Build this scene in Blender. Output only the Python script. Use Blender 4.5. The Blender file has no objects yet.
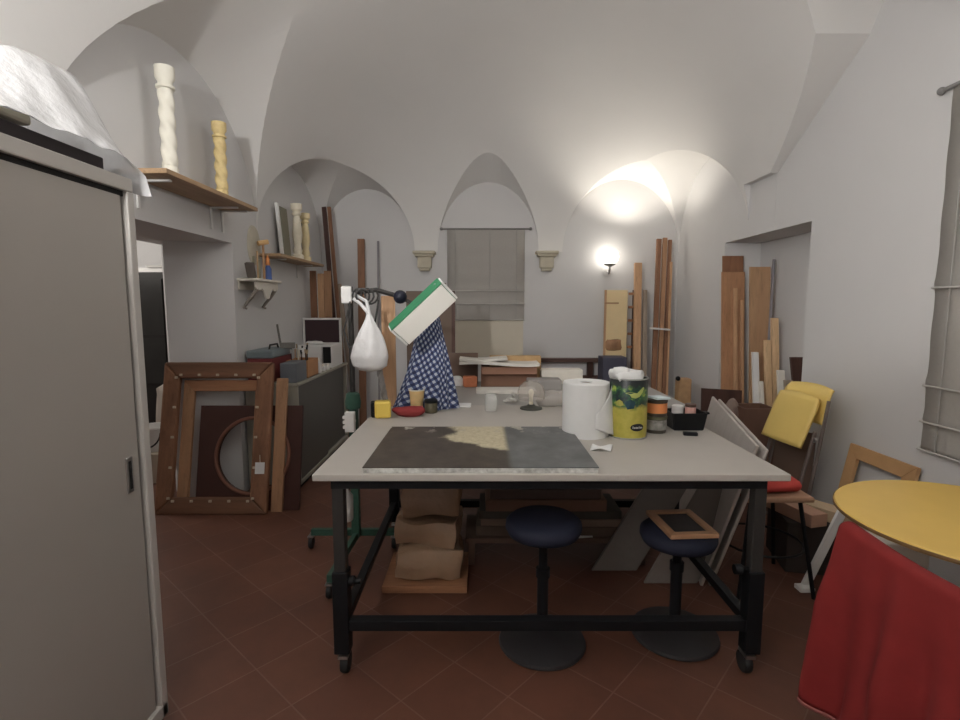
import bpy, bmesh, math, random
from mathutils import Vector, Matrix, noise
V = Vector
R = math.radians
rnd = random.Random(7)
scn = bpy.context.scene
COL = scn.collection

# ------------------------------------------------------------------ survey
F = 520.0
TH = math.atan(55 / 520)
CT, ST = math.cos(TH), math.sin(TH)
H = 1.55
def ray(x, y):
    u = (x - 480) / F; v = (360 - y) / F
    return V((u, CT + v * ST, -ST + v * CT))
def PY(x, y, Y):
    r = ray(x, y); t = Y / r.y; return V((r.x * t, Y, H + r.z * t))
def PX(x, y, X):
    r = ray(x, y); t = X / r.x; return V((X, r.y * t, H + r.z * t))
def PZ(x, y, Z):
    r = ray(x, y); t = (Z - H) / r.z; return V((r.x * t, r.y * t, Z))

# ------------------------------------------------------------------ materials
def s2l(c):
    c /= 255.0
    return c / 12.92 if c <= .04045 else ((c + .055) / 1.055) ** 2.4
def C(r, g, b, k=2.2):
    c = [s2l(v) * k * .90 for v in (r, g, b)]; l = .3 * c[0] + .5 * c[1] + .2 * c[2]
    c = [v + (l - v) * .2 for v in c]; m = max(max(c) / .88, 1)
    return tuple(v / m for v in c) + (1,)
MATS = {}
def new_mat(name):
    m = bpy.data.materials.new(name); m.use_nodes = True
    nt = m.node_tree; b = nt.nodes['Principled BSDF']
    return m, nt, b
def N(nt, t, **kw):
    n = nt.nodes.new(t)
    for k, v in kw.items():
        setattr(n, k, v)
    return n
def mixcol(nt, a, b, fac):
    m = N(nt, 'ShaderNodeMix', data_type='RGBA')
    for sock, v in ((m.inputs[6], a), (m.inputs[7], b), (m.inputs[0], fac)):
        if hasattr(v, 'is_output'): nt.links.new(v, sock)
        else: sock.default_value = v
    return m.outputs[2]
def ramp(nt, fac, stops):
    r = N(nt, 'ShaderNodeValToRGB')
    el = r.color_ramp.elements
    while len(el) < len(stops): el.new(.5)
    for e, (p, c) in zip(el, stops): e.position = p; e.color = c if len(c) == 4 else (*c, 1)
    nt.links.new(fac, r.inputs[0]); return r.outputs[0]
def coords(nt, scale=(1, 1, 1), rot=(0, 0, 0), kind='Object'):
    tc = N(nt, 'ShaderNodeTexCoord'); mp = N(nt, 'ShaderNodeMapping')
    mp.inputs['Scale'].default_value = scale; mp.inputs['Rotation'].default_value = rot
    nt.links.new(tc.outputs[kind], mp.inputs[0]); return mp.outputs[0]
def noisetex(nt, vec, scale, detail=4, rough=.55):
    n = N(nt, 'ShaderNodeTexNoise'); n.inputs['Scale'].default_value = scale
    n.inputs['Detail'].default_value = detail; n.inputs['Roughness'].default_value = rough
    nt.links.new(vec, n.inputs['Vector']); return n.outputs['Fac']
def bump(nt, b, h, strength, dist=.01):
    bp = N(nt, 'ShaderNodeBump'); bp.inputs['Strength'].default_value = strength
    bp.inputs['Distance'].default_value = dist
    nt.links.new(h, bp.inputs['Height']); nt.links.new(bp.outputs[0], b.inputs['Normal'])
def dk(c, f): return tuple(min(.95, v * f) for v in c[:3]) + (1,)
def mat(name, col, rough=.65, var=.12, scale=9, metal=0, bmp=0, spec=.35, alpha=1, trans=0, detail=4):
    if name in MATS: return MATS[name]
    m, nt, b = new_mat(name)
    v = coords(nt); n = noisetex(nt, v, scale, detail)
    col4 = mixcol(nt, dk(col, 1 - var), dk(col, 1 + var), n)
    nt.links.new(col4, b.inputs['Base Color'])
    b.inputs['Roughness'].default_value = rough; b.inputs['Metallic'].default_value = metal
    b.inputs['Specular IOR Level'].default_value = spec
    if alpha < 1: b.inputs['Alpha'].default_value = alpha
    if trans: b.inputs['Transmission Weight'].default_value = trans
    if bmp: bump(nt, b, n, bmp)
    MATS[name] = m; return m
def wood(name, c1, c2, along='Z', scale=14, rough=.55, spec=.35):
    if name in MATS: return MATS[name]
    m, nt, b = new_mat(name)
    sc = {'X': (.08, 1, 1), 'Y': (1, .08, 1), 'Z': (1, 1, .08)}[along]
    v = coords(nt, sc); n = noisetex(nt, v, scale, 6, .6); n2 = noisetex(nt, v, scale * 5, 3)
    c = ramp(nt, n, [(.3, c1), (.7, c2)])
    c = mixcol(nt, c, dk(c1, .6), ramp(nt, n2, [(.55, (0, 0, 0)), (.8, (.6, .6, .6))]))
    nt.links.new(c, b.inputs['Base Color']); b.inputs['Roughness'].default_value = rough
    b.inputs['Specular IOR Level'].default_value = spec
    bump(nt, b, n2, .15, .004)
    MATS[name] = m; return m

plaster = mat('plaster', (.71, .70, .695, 1), .9, .03, 2.5, bmp=.0, spec=.15)
def plaster_bump():
    nt = plaster.node_tree; b = nt.nodes['Principled BSDF']
    n = noisetex(nt, coords(nt), 7, 6, .6); bump(nt, b, n, .12, .012)
plaster_bump()
plaster_vault = mat('vault plaster', (.82, .805, .785, 1), .9, .035, 1.6, spec=.12)
nt = plaster_vault.node_tree; bump(nt, nt.nodes['Principled BSDF'], noisetex(nt, coords(nt), 5, 6, .6), .15, .015)

def floor_mat():
    m, nt, b = new_mat('terracotta tiles')
    v = coords(nt, (1, 1, 1), (0, 0, R(42)))
    br = N(nt, 'ShaderNodeTexBrick'); br.offset = 0; br.squash = 1
    br.inputs['Scale'].default_value = 1.0
    br.inputs['Brick Width'].default_value = .30; br.inputs['Row Height'].default_value = .30
    br.inputs['Mortar Size'].default_value = .0035; br.inputs['Mortar Smooth'].default_value = .4
    br.inputs['Bias'].default_value = 0
    br.inputs['Color1'].default_value = (.155, .066, .042, 1); br.inputs['Color2'].default_value = (.13, .054, .035, 1)
    br.inputs['Mortar'].default_value = (.19, .10, .072, 1)
    nt.links.new(v, br.inputs['Vector'])
    n = noisetex(nt, v, 3.5, 6, .65)
    c = mixcol(nt, br.outputs['Color'], (.07, .034, .026, 1), ramp(nt, n, [(.4, (0, 0, 0)), (.75, (.55, .55, .55))]))
    nt.links.new(c, b.inputs['Base Color']); b.inputs['Roughness'].default_value = .5
    b.inputs['Specular IOR Level'].default_value = .3
    iv = N(nt, 'ShaderNodeMath', operation='SUBTRACT'); iv.inputs[0].default_value = 1
    nt.links.new(br.outputs['Fac'], iv.inputs[1]); bump(nt, b, iv.outputs[0], .3, .004)
    return m
terracotta = floor_mat()

def painted_canvas():
    m, nt, b = new_mat('old painting')
    v = coords(nt)
    sep = N(nt, 'ShaderNodeSeparateXYZ'); nt.links.new(v, sep.inputs[0])
    n = noisetex(nt, v, 7, 6, .6); nf = noisetex(nt, v, 40, 4, .7)
    def madd(a, mul, add):
        q = N(nt, 'ShaderNodeMath', operation='MULTIPLY_ADD'); nt.links.new(a, q.inputs[0])
        q.inputs[1].default_value = mul
        if hasattr(add, 'is_output'): nt.links.new(add, q.inputs[2])
        else: q.inputs[2].default_value = add
        return q.outputs[0]
    def step(a, lo, hi): return ramp(nt, a, [(lo, (0, 0, 0)), (hi, (1, 1, 1))])
    def mul(a, bb):
        q = N(nt, 'ShaderNodeMath', operation='MULTIPLY'); nt.links.new(a, q.inputs[0]); nt.links.new(bb, q.inputs[1]); return q.outputs[0]
    base = ramp(nt, n, [(.3, (.030, .022, .016)), (.7, (.085, .066, .05))])
    # local x -0.5..0.5, local y -0.3..0.3
    wob = madd(n, .35, -.175)
    xw = madd(sep.outputs['X'], 1, wob)
    grey = step(madd(sep.outputs['X'], 1, .5), .615, .64)
    base = mixcol(nt, base, ramp(nt, n, [(.3, (.075, .078, .078)), (.7, (.15, .155, .155))]), grey)
    left = step(madd(xw, 1, .5), .31, .37)
    iv = N(nt, 'ShaderNodeMath', operation='SUBTRACT'); iv.inputs[0].default_value = 1; nt.links.new(grey, iv.inputs[1])
    yw = madd(sep.outputs['Y'], 1, madd(n, .2, -.1))
    # blank ground: upper half of the middle, edge slanting down to the right
    yb = madd(sep.outputs['X'], .55, yw)
    up = step(madd(yb, 1, .5), .47, .50)
    patch = mul(mul(left, iv.outputs[0]), up)
    cream = ramp(nt, nf, [(.3, (.42, .36, .22)), (.7, (.62, .56, .40))])
    base = mixcol(nt, base, cream, patch)
    # flakes along the far edge
    fl = mul(step(madd(sep.outputs['Y'], 1, .5), .66, .78), step(noisetex(nt, v, 16, 3), .57, .60))
    base = mixcol(nt, base, (.42, .39, .33, 1), fl)
    nt.links.new(base, b.inputs['Base Color']); b.inputs['Roughness'].default_value = .5
    bump(nt, b, nf, .2, .003); return m

def gingham():
    m, nt, b = new_mat('blue checked cloth')
    tc = N(nt, 'ShaderNodeTexCoord'); mp = N(nt, 'ShaderNodeMapping'); nt.links.new(tc.outputs['UV'], mp.inputs[0]); mp.inputs['Rotation'].default_value = (0, 0, R(32))
    ch = []
    for axis in ('X', 'Y'):
        w = N(nt, 'ShaderNodeTexWave', bands_direction=axis, wave_profile='SIN'); w.inputs['Scale'].default_value = 5.0
        w.inputs['Distortion'].default_value = .15
        nt.links.new(mp.outputs[0], w.inputs[0]); ch.append(ramp(nt, w.outputs['Fac'], [(.45, (0, 0, 0)), (.6, (1, 1, 1))]))
    ad = N(nt, 'ShaderNodeMath', operation='ADD'); nt.links.new(ch[0], ad.inputs[0]); nt.links.new(ch[1], ad.inputs[1])
    hf = N(nt, 'ShaderNodeMath', operation='MULTIPLY'); nt.links.new(ad.outputs[0], hf.inputs[0]); hf.inputs[1].default_value = .5
    c = ramp(nt, hf.outputs[0], [(.1, (.022, .03, .085)), (.5, (.075, .10, .21)), (.95, (.52, .56, .64))])
    nt.links.new(c, b.inputs['Base Color']); b.inputs['Roughness'].default_value = .9; return m

def can_mat():
    m, nt, b = new_mat('printed tin')
    v = coords(nt); sep = N(nt, 'ShaderNodeSeparateXYZ'); nt.links.new(v, sep.inputs[0])
    n = noisetex(nt, v, 22, 3, .6); n2 = noisetex(nt, v, 34, 2)
    top = ramp(nt, n, [(.38, (.012, .022, .03)), (.5, (.02, .075, .04)), (.58, (.08, .2, .05)), (.66, (.34, .42, .08))])
    yel = ramp(nt, n2, [(.3, (.40, .36, .06)), (.7, (.50, .43, .09))])
    a = N(nt, 'ShaderNodeMath', operation='MULTIPLY_ADD'); nt.links.new(n, a.inputs[0]); a.inputs[1].default_value = .09
    nt.links.new(sep.outputs['Z'], a.inputs[2])
    f = ramp(nt, a.outputs[0], [(.195, (0, 0, 0)), (.215, (1, 1, 1))])
    d = N(nt, 'ShaderNodeMath', operation='MULTIPLY_ADD'); nt.links.new(n2, d.inputs[0]); d.inputs[1].default_value = .06; nt.links.new(sep.outputs['Z'], d.inputs[2])
    c = mixcol(nt, yel, top, f)
    c = mixcol(nt, c, (.02, .025, .028, 1), ramp(nt, d.outputs[0], [(.285, (0, 0, 0)), (.30, (1, 1, 1))]))
    nt.links.new(c, b.inputs['Base Color']); b.inputs['Roughness'].default_value = .35; return m

def blind_mat():
    m, nt, b = new_mat('sheer blind fabric')
    v = coords(nt, (1, 1, 1)); n = noisetex(nt, v, 60, 3)
    c = mixcol(nt, C(134, 130, 124, 1.9), C(142, 138, 132, 1.9), n)
    nt.links.new(c, b.inputs['Base Color']); b.inputs['Roughness'].default_value = .9
    return m

# ------------------------------------------------------------------ mesh building
class MB:
    def __init__(s): s.b = bmesh.new()
    def _xf(s, vs, M):
        for v in vs: v.co = M @ v.co
    def box(s, c, size, rot=(0, 0, 0), M=None):
        g = bmesh.ops.create_cube(s.b, size=1)['verts']
        T = Matrix.Translation(V(c)) @ Matrix.Rotation(rot[2], 4, 'Z') @ Matrix.Rotation(rot[1], 4, 'Y') @ Matrix.Rotation(rot[0], 4, 'X') @ Matrix.Diagonal((*size, 1))
        s._xf(g, (M @ T) if M else T); return s
    def span(s, a, b, M=None):
        a, b = V(a), V(b); return s.box((a + b) / 2, [abs(k) for k in (b - a)], M=M)
    def bar(s, p, q, w, t, hint=(0, 1, 0)):
        p, q = V(p), V(q); d = (q - p); L = d.length; d.normalize()
        h = V(hint); x = h.cross(d)
        if x.length < 1e-4: x = V((1, 0, 0)).cross(d)
        x.normalize(); y = d.cross(x)
        M = Matrix((x, y, d)).transposed().to_4x4(); M.translation = (p + q) / 2
        g = bmesh.ops.create_cube(s.b, size=1)['verts']
        s._xf(g, M @ Matrix.Diagonal((w, t, L, 1))); return s
    def tube(s, pts, r, n=10, cap=True, closed=False):
        pts = [V(p) for p in pts]; rings = []; m = len(pts)
        prev = None
        for i, p in enumerate(pts):
            a = pts[i - 1] if (i > 0 or closed) else p
            c = pts[(i + 1) % m] if (i < m - 1 or closed) else p
            d = (c - a).normalized()
            if prev is None:
                u = d.orthogonal().normalized()
            else:
                u = (prev - d * prev.dot(d)).normalized()
            prev = u; w = d.cross(u); rr = r[i] if isinstance(r, (list, tuple)) else r
            rings.append([s.b.verts.new(p + (u * math.cos(2 * math.pi * k / n) + w * math.sin(2 * math.pi * k / n)) * rr) for k in range(n)])
        for i in range(m if closed else m - 1):
            a, c = rings[i], rings[(i + 1) % m]
            for k in range(n): s.b.faces.new((a[k], a[(k + 1) % n], c[(k + 1) % n], c[k]))
        if cap and not closed:
            s.b.faces.new(rings[0][::-1]); s.b.faces.new(rings[-1])
        return s
    def lathe(s, prof, c=(0, 0, 0), n=24, M=None, f=None, cap=True):
        c = V(c); rings = []
        for r, z in prof:
            ring = []
            for k in range(n):
                a = 2 * math.pi * k / n
                rr = f(r, z, a) if f else r
                p = V((rr * math.cos(a), rr * math.sin(a), z))
                ring.append(s.b.verts.new((M @ p if M else p) + c))
            rings.append(ring)
        for i in range(len(rings) - 1):
            a, d = rings[i], rings[i + 1]
            for k in range(n): s.b.faces.new((a[k], a[(k + 1) % n], d[(k + 1) % n], d[k]))
        if cap:
            s.b.faces.new(rings[0][::-1]); s.b.faces.new(rings[-1])
        return s
    def prism(s, poly, ext, O=(0, 0, 0), X=(1, 0, 0), Y=(0, 0, 1), E=(0, 1, 0)):
        O, X, Y, E = V(O), V(X), V(Y), V(E)
        a = [s.b.verts.new(O + X * x + Y * y) for x, y in poly]
        d = [s.b.verts.new(O + X * x + Y * y + E * ext) for x, y in poly]
        s.b.faces.new(a); s.b.faces.new(d[::-1]); m = len(poly)
        for i in range(m): s.b.faces.new((a[i], d[i], d[(i + 1) % m], a[(i + 1) % m]))
        return s
    def slab(s, cs, t, nrm=None):
        cs = [V(c) for c in cs]
        n = V(nrm) if nrm else (cs[1] - cs[0]).cross(cs[2] - cs[0]).normalized()
        a = [s.b.verts.new(c) for c in cs]; d = [s.b.verts.new(c + n * t) for c in cs]
        s.b.faces.new(a); s.b.faces.new(d[::-1]); m = len(cs)
        for i in range(m): s.b.faces.new((a[i], d[i], d[(i + 1) % m], a[(i + 1) % m]))
        return s
    def sheet(s, fn, nu, nv, uv=None):
        g = [[s.b.verts.new(V(fn(i / nu, j / nv))) for j in range(nv + 1)] for i in range(nu + 1)]
        lay = s.b.loops.layers.uv.verify() if uv else None
        for i in range(nu):
            for j in range(nv):
                fc = s.b.faces.new((g[i][j], g[i + 1][j], g[i + 1][j + 1], g[i][j + 1]))
                if lay:
                    for lp, (a, c) in zip(fc.loops, ((i, j), (i + 1, j), (i + 1, j + 1), (i, j + 1))):
                        lp[lay].uv = (a / nu * uv[0], c / nv * uv[1])
        return s
    def lump(s, c, size, amp=.02, seed=0, sub=3, rnd_=.35, freq=6, rot=(0, 0, 0)):
        bb = bmesh.new(); bmesh.ops.create_cube(bb, size=1)
        bmesh.ops.subdivide_edges(bb, edges=bb.edges[:], cuts=2 ** sub - 1, use_grid_fill=True)
        T = Matrix.Translation(V(c)) @ Matrix.Rotation(rot[2], 4, 'Z') @ Matrix.Rotation(rot[1], 4, 'Y') @ Matrix.Rotation(rot[0], 4, 'X')
        off = V((seed * 3.7, seed * 1.3, seed * 2.9)); mp = {}
        for v in bb.verts:
            p = v.co * 2; L = max(abs(k) for k in p); sp = p.normalized() * L
            q = p.lerp(sp, rnd_) * .5
            q = V((q.x * size[0], q.y * size[1], q.z * size[2]))
            nv = noise.noise_vector(q * freq + off) * amp
            mp[v] = s.b.verts.new(T @ (q + nv))
        for fc in bb.faces: s.b.faces.new([mp[v] for v in fc.verts])
        bb.free(); return s
    def build(s, name, m, parent=None, smooth=False, bev=0, solid=0, origin=None):
        bmesh.ops.recalc_face_normals(s.b, faces=s.b.faces[:]) if not solid else None
        off = W[parent] if parent else (V(origin) if origin is not None else s.base())
        for v in s.b.verts: v.co -= off
        me = bpy.data.meshes.new(name); s.b.to_mesh(me); s.b.free()
        o = bpy.data.objects.new(name, me); COL.objects.link(o)
        if m: me.materials.append(m)
        if parent: o.parent = parent; W[o] = V(off)
        else: o.location = off; W[o] = V(off)
        if smooth:
            for p in me.polygons: p.use_smooth = True
            me.set_sharp_from_angle(angle=R(smooth if smooth is not True else 40))
        if solid:
            md = o.modifiers.new('solid', 'SOLIDIFY'); md.thickness = solid; md.offset = 0
        if bev:
            md = o.modifiers.new('bevel', 'BEVEL'); md.width = bev; md.segments = 2; md.limit_method = 'ANGLE'; md.angle_limit = R(50)
        return o
    def base(s):
        xs = [v.co for v in s.b.verts]
        lo = V([min(c[i] for c in xs) for i in range(3)]); hi = V([max(c[i] for c in xs) for i in range(3)])
        return V(((lo.x + hi.x) / 2, (lo.y + hi.y) / 2, lo.z))
W = {}
def tag(o, label, cat, group=None):
    o['label'] = label; o['category'] = cat
    if group: o['group'] = group
    return o
def thing(name, label, cat, loc, group=None):
    o = bpy.data.objects.new(name, None); COL.objects.link(o); o.location = loc; o.empty_display_size = .1
    W[o] = V(loc); return tag(o, label, cat, group)
def one(mb, name, m, label, cat, group=None, **kw):
    return tag(mb.build(name, m, **kw), label, cat, group)
def dup(root, loc, rotz=None, label=None, group=None):
    r = root.copy(); COL.objects.link(r); r.location = loc; W[r] = V(loc)
    if rotz is not None: r.rotation_euler.z = rotz
    if label: r['label'] = label
    if group: r['group'] = group
    for ch in list(root.children):
        c = ch.copy(); COL.objects.link(c); c.parent = r
        for g in ch.children:
            d = g.copy(); COL.objects.link(d); d.parent = c
    return r

# ------------------------------------------------------------------ palette
steel_grey = mat('grey enamel', C(136, 131, 124, 1.85), .38, .03, 3, spec=.4)
steel_trim = mat('light grey enamel', C(152, 148, 142, 1.85), .4, .03, 3, spec=.4)
dark_gap = mat('dark gap', (.012, .011, .011, 1), .8)
black_metal = mat('black metal', (.008, .0085, .010, 1), .5, .2, 12, spec=.22)
leg_grey = mat('worn grey metal', (.034, .031, .029, 1), .5, .25, 14, spec=.3)
chrome = mat('chrome', (.55, .55, .55, 1), .3, .05, 5, metal=1)
rubber = mat('rubber', (.02, .02, .02, 1), .6)
laminate = mat('table laminate', C(160, 154, 146, 1.5), .5, .07, 5, spec=.35, detail=6)
laminate_edge = mat('laminate edge', C(150, 140, 128, 1.8), .5, .15, 20)
white_paint = mat('white paint', C(205, 203, 200, 1.5), .55, .04)
white_paper = mat('white paper', (.80, .80, .79, 1), .9, .03, 20)
off_white = mat('off white paint', C(190, 184, 172, 1.8), .6, .08, 14)
ivory = mat('ivory paint', C(205, 195, 172, 1.8), .6, .10, 16)
gilt = mat('gilded wood', C(190, 160, 100, 1.9), .5, .3, 30)
pine = wood('pine board', C(150, 120, 80, 2.0), C(178, 146, 100, 2.0), 'Y')
pine_z = wood('upright pine', C(150, 118, 80, 2.0), C(185, 152, 108, 2.0), 'Z')
walnut = wood('brown stained wood', C(90, 58, 36, 2.4), C(114, 76, 48, 2.4), 'Z')
walnut_x = wood('brown stained rail', C(80, 52, 34, 2.4), C(100, 66, 42, 2.4), 'X')
oak = wood('oak stained wood', C(112, 80, 52, 2.5), C(134, 96, 62, 2.5), 'Z')
oak_x = wood('oak stained rail', C(110, 72, 42, 2.3), C(136, 90, 54, 2.3), 'X')
dark_wood = wood('dark stained wood', C(48, 28, 22, 2.3), C(62, 38, 30, 2.3), 'Z')
dark_wood_x = wood('dark stained rail', C(58, 40, 34, 2.0), C(74, 52, 44, 2.0), 'X')
honey = wood('honey board', C(132, 98, 66, 2.5), C(156, 118, 80, 2.5), 'Z')
greyboard = wood('weathered board', C(112, 98, 84, 2.0), C(138, 122, 104, 2.0), 'Z')
cardboard = mat('cardboard', C(126, 92, 64, 2.1), .85, .08, 12)
kraft = mat('kraft paper', C(150, 118, 84, 2.1), .8, .1, 12)
yellow_plastic = mat('yellow plastic', C(196, 166, 66, 2.2), .45, .05, 6)
yellow_top = mat('yellow laminate', C(182, 146, 38, 2.2), .4, .06, 6)
red_cloth = mat('red cloth', (.21, .017, .016, 1), .9, .15, 14, bmp=.15)
plastic_film = None

def film(name, col, alpha, rough=.28, amp=.6, scale=14):
    m, nt, b = new_mat(name)
    v = coords(nt); n = noisetex(nt, v, scale, 5, .6)
    nt.links.new(mixcol(nt, dk(col, .85), dk(col, 1.1), n), b.inputs['Base Color'])
    b.inputs['Roughness'].default_value = rough; b.inputs['Alpha'].default_value = alpha
    b.inputs['Specular IOR Level'].default_value = .6
    bump(nt, b, n, amp, .02); return m
clear_film = film('clear plastic film', (.80, .80, .81, 1), .86, .22, .5, 9)
bag_film = film('plastic bag film', (.8, .79, .79, 1), .95, .45, .4, 18)
wrap_film = film('plastic wrapping', (.44, .29, .185, 1), .95, .24, .9, 9)
shade_film = film('shade darkened wrap', (.20, .17, .15, 1), .97, .35, .3, 9)  # darker copy of the milky plastic, shade under the table put into its colour
panel_film = film('milky plastic', (.62, .57, .53, 1), .97, .4, .3, 9)

def glass_mat(name, col=(.9, .92, .9, 1), alpha=.22, rough=.08):
    m, nt, b = new_mat(name)
    b.inputs['Base Color'].default_value = col; b.inputs['Roughness'].default_value = rough
    b.inputs['Alpha'].default_value = alpha; b.inputs['Specular IOR Level'].default_value = .8
    return m
glass = glass_mat('clear glass')
frosted = glass_mat('frosted plastic', (.62, .56, .50, 1), .34, .3)

# ================================================================== ROOM SHELL
XL, XR, YR, YB, Z0 = -1.95, 2.44, -.55, 6.5, 2.2
cx, cy, hx, hy, HV = (XL + XR) / 2, (YR + YB) / 2, (XR - XL) / 2, (YB - YR) / 2, 1.72
def tmp_obj(mb, name):
    bmesh.ops.recalc_face_normals(mb.b, faces=mb.b.faces[:])
    me = bpy.data.meshes.new(name); mb.b.to_mesh(me); mb.b.free()
    o = bpy.data.objects.new(name, me); COL.objects.link(o); return o
def vault_solid():
    mb = MB(); b = mb.b; nx, ny = 72, 96
    def par(i, n): return math.sin(math.pi * (i / n - .5))
    top = [[None] * (ny + 1) for _ in range(nx + 1)]
    for i in range(nx + 1):
        for j in range(ny + 1):
            u, w = par(i, nx), par(j, ny)
            p = 2.7 if u > 0 else 2.1
            z = Z0 + HV * math.sqrt(max(0, 1 - abs(u) ** p) * max(0, 1 - abs(w) ** 3.5))
            top[i][j] = b.verts.new((cx + hx * u, cy + hy * w, z))
    for i in range(nx):
        for j in range(ny): b.faces.new((top[i][j], top[i + 1][j], top[i + 1][j + 1], top[i][j + 1]))
    corners = [b.verts.new(p) for p in ((XL, YR, 0), (XR, YR, 0), (XR, YB, 0), (XL, YB, 0))]
    b.faces.new(corners[::-1])
    b.faces.new([corners[0]] + [corners[1]] + [top[i][0] for i in range(nx, -1, -1)])
    b.faces.new([corners[2]] + [corners[3]] + [top[i][ny] for i in range(nx + 1)])
    b.faces.new([corners[1]] + [corners[2]] + [top[nx][j] for j in range(ny, -1, -1)])
    b.faces.new([corners[3]] + [corners[0]] + [top[0][j] for j in range(ny + 1)])
    return tmp_obj(mb, 'room air')
def lunette(wall, c, r, apex, L=1.35, slope=.22, n=40, half=0, profile=None):
    """arched volume cut into the vault from one wall; arc springs at Z0"""
    h = apex - Z0; e = .003; mb = MB(); secs = []
    for k, dist in enumerate((-e, L)):
        sec = []
        hh = h + slope * max(dist, 0)
        prof = profile or [(-r, -.05)] + [(-r * math.cos(math.pi * q / n), hh * math.sin(math.pi * q / n)) for q in range(n + 1)] + [(r, -.05)]
        if half: prof = [(0, -.05)] + [(x, z) for x, z in prof if x > -1e-6]
        for x, z in prof:
            if wall == 'back': p = (c + x, YB - dist, Z0 + z)
            elif wall == 'left': p = (XL + dist, c + x, Z0 + z)
            else: p = (XR - dist, c + x, Z0 + z)
            sec.append(mb.b.verts.new(p))
        secs.append(sec)
    a, d = secs; m = len(a)
    mb.b.faces.new(a); mb.b.faces.new(d[::-1])
    for i in range(m): mb.b.faces.new((a[i], d[i], d[(i + 1) % m], a[(i + 1) % m]))
    return tmp_obj(mb, 'lunette air')
room = vault_solid()
cut = [
    lunette('back', .10, .62, 3.03, 1.0, .5), lunette('back', 1.725, .712, 3.06, 1.25, .12), lunette('back', -1.375, .572, 2.95, 1.2, .13),
    lunette('left', 5.575, .922, 2.98, 1.2, .13), lunette('left', 3.52, 1.12, 3.18, 1.0, .45),
    lunette('right', 5.66, .838, 3.10, 1.25, .10),
    lunette('right', 3.3, 1.1, 3.3, 1.35, 0, profile=[(-1.1, -.05), (-1.1, .4), (-.3, 1.25), (-.05, 1.35), (.15, 1.04), (1.11, .43), (1.11, -.05)]),
    lunette('left', 1.0, 1.1, 3.15), lunette('right', .9, 1.1, 3.2),
]
def air_box(a, b):
    return tmp_obj(MB().span(a, b), 'air')
cut.append(air_box((XR - .2, 3.91, .0), (XR + .36, 5.27, 2.165)))
cut.append(air_box((XR - .15, 4.40, 2.1), (XR + .001, 4.83, 2.63)))
mb = MB(); mb.prism([(-1.8, 2.5), (-1.8, 4.16), (-1.95, 4.16), (-2.42, 4.0), (-2.42, 2.5)], 2.035, Y=(0, 1, 0), E=(0, 0, 1)); cut.append(tmp_obj(mb, 'air'))
mb = MB(); mb.prism([(-2.40, 2.5), (-2.40, 4.0), (-2.60, 4.31), (-2.60, 2.5)], 2.034, Y=(0, 1, 0), E=(0, 0, 1)); cut.append(tmp_obj(mb, 'air'))
cut.append(air_box((-5.6, 1.6, 0), (-2.58, 6.3, 2.7)))
bpy.context.view_layer.update()
for c in cut:
    md = room.modifiers.new('u', 'BOOLEAN'); md.operation = 'UNION'; md.solver = 'EXACT'; md.object = c
dg = bpy.context.evaluated_depsgraph_get()
me = bpy.data.meshes.new_from_object(room.evaluated_get(dg))
for o in cut + [room]: bpy.data.objects.remove(o)
b = bmesh.new(); b.from_mesh(me)
bmesh.ops.remove_doubles(b, verts=b.verts[:], dist=.0004)
bmesh.ops.recalc_face_normals(b, faces=b.faces[:])
bmesh.ops.reverse_faces(b, faces=b.faces[:])
groups = {}
for f in b.faces:
    c = f.calc_center_median(); n = f.normal
    axis = max(abs(n.x), abs(n.y))
    if n.z > .9 and c.z < .01: k = 'floor'
    elif c.x < -2.43: k = 'wall_annex'
    elif c.z < Z0 - .02 or axis > .99995 or (abs(n.z) < .02 and c.z < Z0 + .005): 
        dd = {'wall_left': abs(c.x - XL) if c.x > XL else 0, 'wall_right': abs(c.x - XR) if c.x < XR else 0, 'wall_back': abs(c.y - YB), 'wall_rear': abs(c.y - YR)}
        k = min(dd, key=dd.get)
    else: k = 'ceiling'
    groups.setdefault(k, []).append(f.index)
for k, idx in groups.items():
    bb = b.copy(); bb.faces.ensure_lookup_table(); keep = set(idx)
    bmesh.ops.delete(bb, geom=[f for f in bb.faces if f.index not in keep], context='FACES')
    m2 = bpy.data.meshes.new(k); bb.to_mesh(m2); bb.free()
    o = bpy.data.objects.new(k, m2); COL.objects.link(o); o['kind'] = 'structure'
    m2.materials.append(terracotta if k == 'floor' else plaster_vault if k == 'ceiling' else plaster)
    if k == 'ceiling':
        for p in m2.polygons: p.use_smooth = True
        m2.set_sharp_from_angle(angle=R(16))
b.free()
def struct(o): o['kind'] = 'structure'; return o
# corbels where the vault comes down
stone = mat('sandstone', C(160, 152, 132, 2.0), .85, .12, 14, bmp=.2)
for i, px in enumerate((425, 546)):
    p = PY(px, 262, YB); mb = MB()
    for z0, z1, w, d in ((2.165, 2.20, .27, .15), (2.135, 2.165, .225, .125), (2.0, 2.135, .165, .095), (1.965, 2.0, .125, .075)):
        mb.span((p.x - w / 2, YB - d, z0), (p.x + w / 2, YB + .0, z1))
    o = mb.build('trim_%d' % (i + 1), stone, bev=.006); struct(o)

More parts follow.
